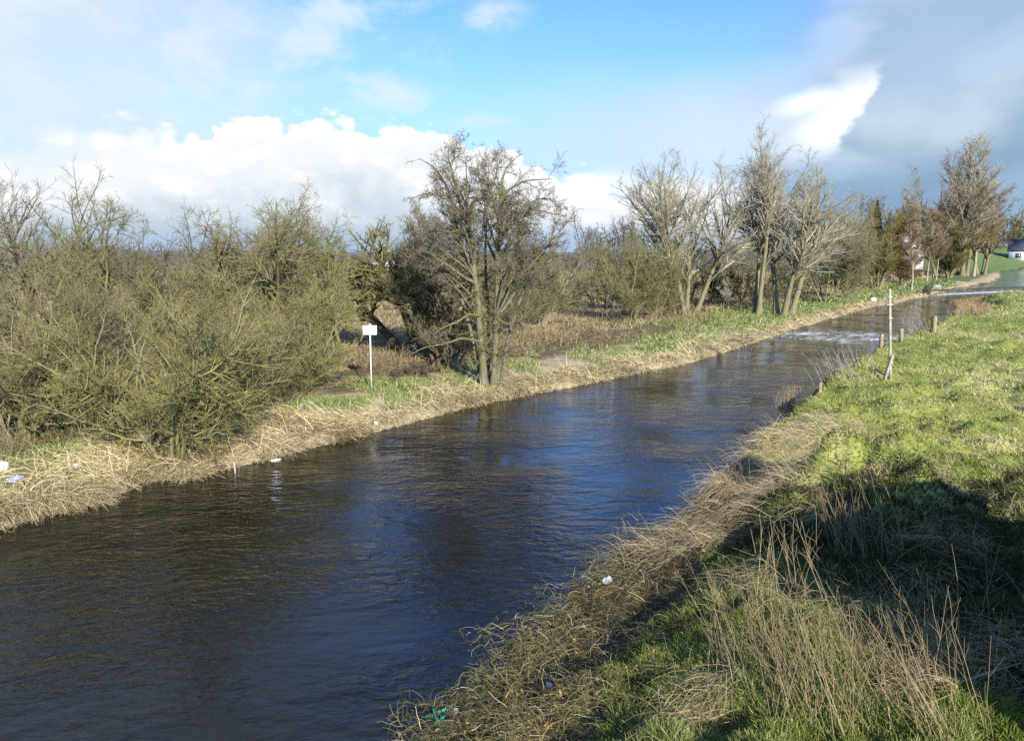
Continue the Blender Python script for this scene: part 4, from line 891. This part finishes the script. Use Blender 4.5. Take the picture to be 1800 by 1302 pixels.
WF = [
 ('dry_weeds', 'grey dry weed stems leaning over the water at the bank edge, nearest the camera', (1478, 668), 26, (.6, 1.3), .25, (-.75, .1, 0), .8, GREYT, .006),
 ('dry_weeds', 'grey dry weed stems at the bank edge below the first stump left of the pole', (1512, 645), 26, (.6, 1.3), .25, (-.6, .1, 0), .8, GREYT, .006),
 ('dry_weeds', 'thin grey dry stems beside the sprouting stump', (1622, 588), 30, (.6, 1.3), .25, (-.4, 0, 0), .9, GREYT, .007),
 ('dry_weeds', 'long line of grey dry stems edging the crest beyond the sprouting stump', (1690, 556), 60, (.5, 1.1), .3, (-.4, 0, 0), 2.2, GREYT, .009),
 ('dry_weeds', 'dark twiggy weed tuft by the tan straw at the near bank edge', (1275, 850), 40, (.3, .8), .4, (-.3, 0, 0), .5, ((.12, .085, .06), (.2, .14, .1)), .004),
]
for i, (nm, lab, pp, n, Lr, sp, ln, rad, cl, w) in enumerate(WF): weed_clump(nm, lab, 230 + i, ground_at(*pp), n, Lr, sp, ln, rad, cl, w)
g = ground_at(1386, 716, .2); weed_clump('reed_clump', 'clump of upright tan reeds standing at the water under the right bank', 240, g, 110, (.4, 1.0), .10, (-.05, 0, 0), .34, ((.30, .22, .12), (.42, .33, .19)), .006, cat='reeds')
def long_branch(px, py, pts, label):
    b = ground_at(px, py); mb = MB(); pp = [np.array(ground_at(*p[:2])) - b + np.array((0, 0, p[2])) for p in pts]; mb.tube(pp, np.linspace(.014, .005, len(pp)), 6)
    o = obj('dead_branch', mb.mesh('dead_branch'), noisy('dry_wood', (.22, .18, .12), (.34, .29, .2), 14)); o.location = b; tag(o, label, 'branch')
long_branch(1640, 1215, [(1640, 1215, .12), (1690, 1222, .14), (1740, 1212, .18), (1790, 1200, .2)], 'bare pale branch lying across the grass at the lower right edge')
long_branch(1165, 940, [(1185, 940, .1), (1150, 938, .16), (1110, 936, .2), (1076, 932, .26)], 'thin pale branch reaching out over the water from the near bank')

# ------------------------------------------------------------------ signs, pole, posts
M_METAL = noisy('galvanised_metal', (.42, .42, .40), (.55, .55, .52), 6, .45, .5, .1)
M_WHITE = noisy('white_board', (.78, .78, .80), (.84, .84, .85), 5, .6, .3, .05)
M_WOOD = noisy('weathered_wood', (.17, .14, .09), (.30, .26, .17), 12, .9, .1, .6)
M_POLEW = noisy('pale_pole_wood', (.24, .22, .165), (.36, .335, .25), 9, .85, .15, .4)
M_GREYPL = noisy('grey_plate', (.20, .21, .23), (.30, .31, .33), 5, .6, .3, .1)
def blank_sign():
    b = ground_at(653, 684); px = b[1] / FPX; top = at_y(653, 570, b[1])[2]; th = thing('sign_post', 'blank white rectangular sign on a thin pale post by the left bank', 'sign', b)
    mb = MB(); mb.tube([(0, 0, -.2), (0, 0, top - b[2] + .02)], .028, 10); obj('post', mb.mesh('sign_post_post'), M_METAL, th)
    zb = at_y(653, 580, b[1])[2] - b[2]; mb = MB(); mb.box((0, -.045, zb), (.47, .022, .31)); me = mb.mesh('sign_board', False); o = obj('board', me, M_WHITE, th)
    md = o.modifiers.new('bevel', 'BEVEL'); md.width = .006
    
    for dz in (.09, -.09):
        mb = MB(); mb.box((0, -.008, zb + dz), (.12, .05, .03)); obj('bracket', mb.mesh('sign_bracket', False), M_METAL, th)
blank_sign()
def pole():
    b = ground_at(1565, 668); Y = b[1]; H = at_y(1565, 507, Y)[2] - b[2]; k = Y / FPX
    th = thing('sign_pole', 'tall pale pole with an edge-on grey plate and leaning brace on the right bank', 'sign pole', b); th.rotation_euler = (0, math.radians(-4.2), 0)
    mb = MB(); mb.tube([(0, 0, -.2), (0, 0, .45), (0, 0, H * .6), (0, 0, H)], [.05, .046, .044, .042], 12); obj('post', mb.mesh('pole_post'), M_POLEW, th)
    hz = lambda py: at_y(1565, py, Y)[2] - b[2]
    mb = MB(); Rm = np.array(Matrix.Rotation(math.radians(66), 3, 'Z')); mb.box((-.085, .02, (hz(513) + hz(534)) / 2), (.30, .012, hz(513) - hz(534)), Rm); obj('plate', mb.mesh('pole_plate', False), M_GREYPL, th)
    for py, w in ((522, .11), (535, .24), (559, .11)):
        mb = MB(); mb.box((-.02 if w > .2 else 0, 0, hz(py)), (w, .11, .022)); obj('bracket', mb.mesh('pole_bracket', False), M_METAL, th)
    p0 = at_y(1551, 676, Y - .25) - b; p1 = at_y(1571, 624, Y - .02) - b; p0[2] = hgt(b[0] + p0[0], b[1] + p0[1]) - b[2] - .1; p1[1] = -.075
    d = Vector(p1 - p0); Rq = d.to_track_quat('Z', 'Y').to_matrix(); mb = MB(); mb.box((np.array(p0) + p1) / 2, (.10, .045, d.length), np.array(Rq)); obj('brace', mb.mesh('pole_brace', False), M_POLEW, th)
    mb = MB()
    for j in range(3):
        aa = np.linspace(0, 2 * PI, 18); mb.tube(np.stack((np.cos(aa) * .07, -.03 + np.sin(aa) * .075, hz(637) + .012 * j + .01 * np.sin(aa * 2)), 1), .007, 5)
    obj('wire_tie', mb.mesh('pole_wire'), M_METAL, th)
pole()
def stump(px, pb, pt, wpx, label, seed, tilt=0, name='fence_post'):
    b = ground_at(px, pb); k = b[1] / FPX; H = (pb - pt) * k * 1.02; w = wpx * k; rng = random.Random(seed); mb = MB()
    pts = [(0, 0, -.25), (tilt * H * .3, 0, H * .3), (tilt * H * .7, 0, H * .7), (tilt * H, 0, H * .97), (tilt * H, 0, H)]; mb.tube(pts, [w * .52, w * .5, w * .48, w * .47, w * .40], 9)
    me = mb.mesh(name, False)
    for v in me.vertices: v.co += Vector((rng.uniform(-1, 1), rng.uniform(-1, 1), rng.uniform(-1, 1))) * w * .05
    o = obj(name, me, M_WOOD); o.location = b; tag(o, label, 'post'); return b, H
stump(1548, 612, 587, 7, 'weathered stub post at the bank edge, first left of the tall pole', 1, .03)
stump(1584, 598, 578, 7, 'weathered stub post just right of the tall pole', 2, -.04)
stump(1441, 688, 672, 7, 'short dark stub post nearest the camera on the bank edge', 3)
b3, H3 = stump(1641, 584, 556, 8, 'pale stump with green-yellow shoots growing beside it', 4, .02, 'tree_stump')
weed_clump('stump_shoots', 'yellow-green young shoots sprouting around the pale stump', 250, (b3[0] - .15, b3[1] + .25, b3[2]), 60, (.8, 1.5), .35, (0, 0, 0), .2, ((.17, .17, .05), (.23, .21, .08)), .007, cat='shoots')
b = ground_at(412, 832, .2); mb = MB(); mb.tube([(0, 0, -.25), (.02, 0, .2), (.0, 0, .42)], [.022, .021, .019], 8); o = obj('marker_stake', mb.mesh('marker_stake'), M_POLEW); o.location = b; tag(o, 'thin pale stake standing in the water edge of the left bank', 'stake')

# ------------------------------------------------------------------ boulders at the weir
def boulder(px, py, size, col, label, seed, z=.25):
    p = G(px, py, z); rng = np.random.default_rng(seed); import bmesh
    bm = bmesh.new(); bmesh.ops.create_icosphere(bm, subdivisions=3, radius=1)
    for v in bm.verts:
        n = v.co.normalized(); f = 1 + .22 * math.sin(3 * n.x + seed) + .16 * math.sin(5 * n.y + 2 * seed) + .12 * math.sin(4 * n.z - seed); v.co = Vector((n.x * f * size[0], n.y * f * size[1], n.z * f * size[2]))
    me = bpy.data.meshes.new('boulder'); bm.to_mesh(me); bm.free()
    for pl in me.polygons: pl.use_smooth = True
    o = obj('boulder', me, noisy('rock_%d' % seed, tuple(c * .7 for c in col), col, 3, .9, .2, .8, .05)); o.location = p; tag(o, label, 'boulder')
boulder(1628, 516, (.55, .5, .75), (.05, .045, .035), 'darkest boulder standing in the water at the left end of the weir', 1)
boulder(1645, 509, (.8, .6, .5), (.24, .27, .23), 'large pale grey boulder in the bank beside the darkest boulder', 2, .4)
boulder(1666, 505, (.8, .6, .45), (.18, .19, .15), 'mid grey boulder right of the pale one, by the weir end', 3, .4)
boulder(1612, 514, (.7, .6, .45), (.15, .13, .09), 'small brown boulder left of the darkest one at the waterline', 4, .3)
boulder(1684, 510, (.7, .6, .45), (.10, .09, .075), 'low wet boulder where the weir meets the left bank', 5, .3)

# ------------------------------------------------------------------ litter
def crumple(name, label, px, py, size, col, seed, z=None, cat='litter', dz=.05, gloss=.35):
    import bmesh
    b = ground_at(px, py) if z is None else G(px, py, z); rng = np.random.default_rng(seed); bm = bmesh.new(); bmesh.ops.create_icosphere(bm, subdivisions=3, radius=1)
    for v in bm.verts:
        n = v.co.normalized(); f = 1 + .25 * math.sin(4 * n.x + seed) * math.sin(5 * n.y - seed) + .10 * rng.normal(); v.co = Vector((n.x * f * size[0], n.y * f * size[1], n.z * f * size[2]))
    me = bpy.data.meshes.new(name); bm.to_mesh(me); bm.free()
    o = obj(name, me, noisy(name + '_mat_%d' % seed, tuple(c * .75 for c in col), col, 12, gloss, .5, .3)); o.location = b + np.array((0, 0, size[2] * .6 + dz)); o.rotation_euler = (0, 0, rng.uniform(0, 6)); tag(o, label, cat); return o
def bottle(label, px, py, col, seed, L=.24, r=.037):
    b = ground_at(px, py); prof = [(0, .0), (.8, .0), (1, .03), (1, .62), (.85, .74), (.36, .88), (.34, 1.0), (0, 1.0)]; m = 14; V = []; 
    for rr, t in prof:
        for i in range(m): V.append((math.cos(i * 2 * PI / m) * r * rr, math.sin(i * 2 * PI / m) * r * rr, t * L))
    q = [(k * m + i, k * m + (i + 1) % m, (k + 1) * m + (i + 1) % m, (k + 1) * m + i) for k in range(len(prof) - 1) for i in range(m)]
    th = thing('plastic_bottle', label, 'bottle', b + np.array((0, 0, .08))); body = obj('body', mesh_from('bottle_body', V, q), noisy('bottle_%d' % seed, tuple(c * .85 for c in col), col, 4, .25, .5, .05), th)
    mb = MB(); mb.tube([(0, 0, L * .985), (0, 0, L * 1.07)], r * .42, 12); obj('cap', mb.mesh('bottle_cap'), noisy('bottle_cap_%d' % seed, (.1, .25, .5), (.12, .3, .6), 4, .4), th)
    th.rotation_euler = (PI / 2 - .15, 0, random.Random(seed).uniform(0, 6))
crumple('carrier_bag', 'white and turquoise plastic bag at the left edge of the photo', 6, 832, (.11, .09, .13), (.72, .78, .78), 1, cat='bag')
crumple('plastic_wrapper', 'blue and lilac crumpled wrapper below the white bag at far left', 26, 848, (.16, .09, .05), (.36, .40, .62), 2)
crumple('plastic_bag', 'pale blue-white scrap on the tan straw left of the willow', 133, 826, (.07, .06, .06), (.70, .75, .80), 3, cat='bag')
crumple('drinks_can', 'small bright blue can on the bare earth right of the willow', 365, 794, (.055, .04, .04), (.07, .20, .42), 4, cat='can')
bottle('white plastic bottle lying among the willow stems', 340, 758, (.74, .76, .80), 5)
crumple('red_wrapper', 'dull red wrapper under the willow stems', 294, 774, (.08, .05, .04), (.35, .10, .12), 6)
bottle('pale lilac bottle in the straw at the water edge', 476, 810, (.62, .66, .78), 7)
crumple('blue_wrapper', 'pale blue wrapper at the top of the bank below the olive shrub', 530, 718, (.10, .06, .05), (.38, .52, .68), 8)
crumple('red_scrap', 'small bright red scrap right of the pale blue wrapper', 589, 729, (.05, .04, .03), (.60, .10, .07), 9)
crumple('plastic_bag', 'grey-white bag in the straw at the waterline left of the sign', 661, 748, (.08, .06, .05), (.55, .57, .60), 10, cat='bag')
crumple('white_bag', 'white scrap on the far bank beneath the golden willow', 1536, 530, (.22, .15, .2), (.80, .82, .85), 11, cat='bag')
crumple('paper_scrap', 'white torn scrap in the dead stems beside the near water', 965, 1212, (.05, .03, .022), (.70, .70, .68), 12)
crumple('grey_bag', 'crumpled grey plastic bag on the matted stems near the water', 1068, 1028, (.07, .045, .05), (.34, .37, .40), 13, cat='bag')
crumple('paper_scrap', 'small pale scrap on the bright green grass at the bottom', 1102, 1236, (.035, .022, .015), (.55, .52, .42), 14)
crumple('white_scrap', 'small white scrap beside the green net', 802, 1252, (.032, .025, .03), (.72, .72, .75), 15)
def net():
    b = ground_at(770, 1268, .1); rng = np.random.default_rng(91); mb = MB(); n = 24
    for i in range(n):
        s = rng.uniform(-.5, .5, 3) * np.array((.16, .5, .08)); D = rng.normal(size=(1, 3)); D[0, 1] -= .6
        pts, w = strands(rng, s[None], D, np.array([rng.uniform(.12, .3)]), np.array([rng.uniform(.006, .022)]), 6, .1, .5, .6); V, q = ribbons(pts, w, rng); mb.add(V, q)
    o = obj('green_net', mb.mesh('green_net'), noisy('green_twine', (.015, .15, .105), (.03, .25, .17), 20, .5)); o.location = b + np.array((0, 0, .10)); tag(o, 'torn bright green netting caught in dead stems at the water', 'netting')
net()

# ------------------------------------------------------------------ far buildings
M_RENDER = noisy('white_render', (.70, .70, .68), (.80, .80, .78), 1.5, .9, .1, .1)
M_SLATE = noisy('slate', (.05, .055, .065), (.09, .095, .11), 2, .7, .3, .2)
M_PALEROOF = noisy('pale_roof', (.30, .32, .35), (.40, .42, .45), 2, .5, .4, .1)
M_TILE = noisy('orange_tile', (.45, .16, .05), (.55, .22, .08), 3, .8, .2, .2)
M_GLASSD = noisy('dark_window', (.05, .06, .08), (.10, .13, .16), 2, .15, .5, .0)
def building(name, label, base, W, D, Hw, Hr, rot, wall_m, roof_m, wins, over=.3, chimney=None):
    th = thing(name, label, 'building', base); th.rotation_euler = (0, 0, rot)
    mb = MB(); mb.box((0, 0, Hw / 2 - .5), (W, D, Hw + 1)); mb.add([(-W / 2, -D / 2, Hw), (-W / 2, D / 2, Hw), (-W / 2, 0, Hw + Hr), (W / 2, -D / 2, Hw), (W / 2, D / 2, Hw), (W / 2, 0, Hw + Hr)], None, [(0, 2, 1), (3, 4, 5)]); obj('wall', mb.mesh(name + '_wall', False), wall_m, th)
    mb = MB(); o_ = over; t_ = .15; s = Hr / (D / 2)
    for sg in (-1, 1):
        e = D / 2 + o_; v = [(-W / 2 - o_, sg * e, Hw - s * o_ + .03), (W / 2 + o_, sg * e, Hw - s * o_ + .03), (W / 2 + o_, 0, Hw + Hr + .03), (-W / 2 - o_, 0, Hw + Hr + .03)]; v += [(a, b_, c_ + t_) for a, b_, c_ in v]
        mb.add(v, [(0, 1, 2, 3), (7, 6, 5, 4), (0, 4, 5, 1), (1, 5, 6, 2), (2, 6, 7, 3), (3, 7, 4, 0)])
    rf = obj('roof', mb.mesh(name + '_roof', False), roof_m, th)
    if chimney is not None:
        mb = MB(); mb.box((chimney, 0, Hw + Hr + .4), (.7, .6, 1.2)); obj('chimney', mb.mesh(name + '_chimney', False), wall_m, rf)
    for (x, z, w, h, face) in wins:
        f = bpy.data.objects.new('window', None)
        mb = MB()
        if face == 'f': mb.box((x, -D / 2 - .02, z), (w, .06, h))
        else: mb.box((-W / 2 - .02, x, z), (.06, w, h))
        obj('window', mb.mesh(name + '_window', False), M_GLASSD, th); bpy.data.objects.remove(f)
    return th
p = at_y(690, 486, 240); building('farmhouse', 'long white building seen through twigs left of the alder', (p[0], p[1], hgt(p[0], p[1])), 13, 8, at_y(690, 465, 240)[2] - hgt(p[0], p[1]), 1.2, -.15, M_RENDER, M_PALEROOF, [(-4, 3, 1.2, 1.3, 'f'), (0, 3, 1.2, 1.3, 'f'), (4, 3, 1.2, 1.3, 'f')])
p = at_y(695, 486, 262); building('tiled_house', 'house with an orange tiled roof rising behind the long white building', (p[0], p[1], hgt(p[0], p[1])), 7, 7, at_y(690, 466, 262)[2] - hgt(p[0], p[1]), 1.6, .1, M_RENDER, M_TILE, [(0, 3.5, 1.1, 1.1, 'f')])
p = at_y(1790, 434, 262); building('gable_house', 'white-walled house with a dark slate roof on the rise at the right edge', (p[0] + 3.5, p[1], hgt(p[0] + 3.5, p[1])), 11, 7.5, 3.2, 3.4, -.5, M_RENDER, M_SLATE, [(-3, 1.6, 1.6, 1.5, 'f'), (1, 1.6, 1.2, 1.5, 'f'), (0, 1.6, 1.8, 1.6, 's')], chimney=3)
p = at_y(1582, 440, 205); building('pale_roofed_shed', 'low building with a pale roof right of the golden willow', (p[0], p[1], hgt(p[0], p[1])), 6, 7, at_y(1582, 425, 205)[2] - hgt(p[0], p[1]), 1.6, .1, M_SLATE, M_PALEROOF, [(0, 2, 1, 1, 'f')])
p = at_y(1598, 440, 195); building('grey_shed', 'small grey-roofed shed lower and right of the pale-roofed building', (p[0], p[1], hgt(p[0], p[1])), 4.5, 5, at_y(1598, 434, 195)[2] - hgt(p[0], p[1]), .8, .1, noisy('grey_render', (.35, .35, .33), (.45, .45, .43), 1), M_PALEROOF, [(0, 2, 1, 1, 'f')])

# ------------------------------------------------------------------ added wall out of view, outline shaped to cast the shadow on the right bank
def shadow_caster():
    Y0 = 5.5; M = noisy('sandstone', (.20, .17, .13), (.30, .26, .20), 2.2, .9, .15, .8, .03)
    def back(px, py, z):
        g = G(px, py, z); s = (g[1] - Y0) / LDIR.y; return g[0] - LDIR.x * s, z + s * TAN_E
    prof = [back(1470, 1085, 1.0), back(1350, 1020, .9), back(1290, 980, .8), back(1305, 950, .8), back(1345, 915, .9), back(1440, 872, 1.0), back(1560, 862, 1.0), back(1660, 868, 1.0), back(1710, 895, 1.0), back(1735, 918, 1.0), back(1800, 925, 1.0)]
    print('wall profile', [(round(a, 2), round(b, 2)) for a, b in prof])
    x0 = prof[0][0]; pr = [(x0 + .05, .0), (x0, prof[0][1])] + [p for p in prof[1:]] + [(16, prof[-1][1]), (16, 0)]
    n = len(pr); V = [(x, Y0 - .5, z) for x, z in pr] + [(x, Y0, z) for x, z in pr]
    th = thing('shadow_wall', 'unseen wall, added and shaped to cast the big stepped shadow on the right bank grass', 'wall', (x0, Y0, 1.0))
    tri = mathutils.geometry.tessellate_polygon([[Vector((x, z, 0)) for x, z in pr]]); T = [tuple(t) for t in tri] + [tuple(n + i for i in reversed(t)) for t in tri]; Q = [(i, (i + 1) % n, n + (i + 1) % n, n + i) for i in range(n)]
    o = obj('caster_slab', mesh_from('shadow_wall', np.array(V) - np.array((x0, Y0, 1.0)), Q, T, None, False), M, th)
shadow_caster()
print('TWIGS', NTW, sum(a[1] for a in NTW))
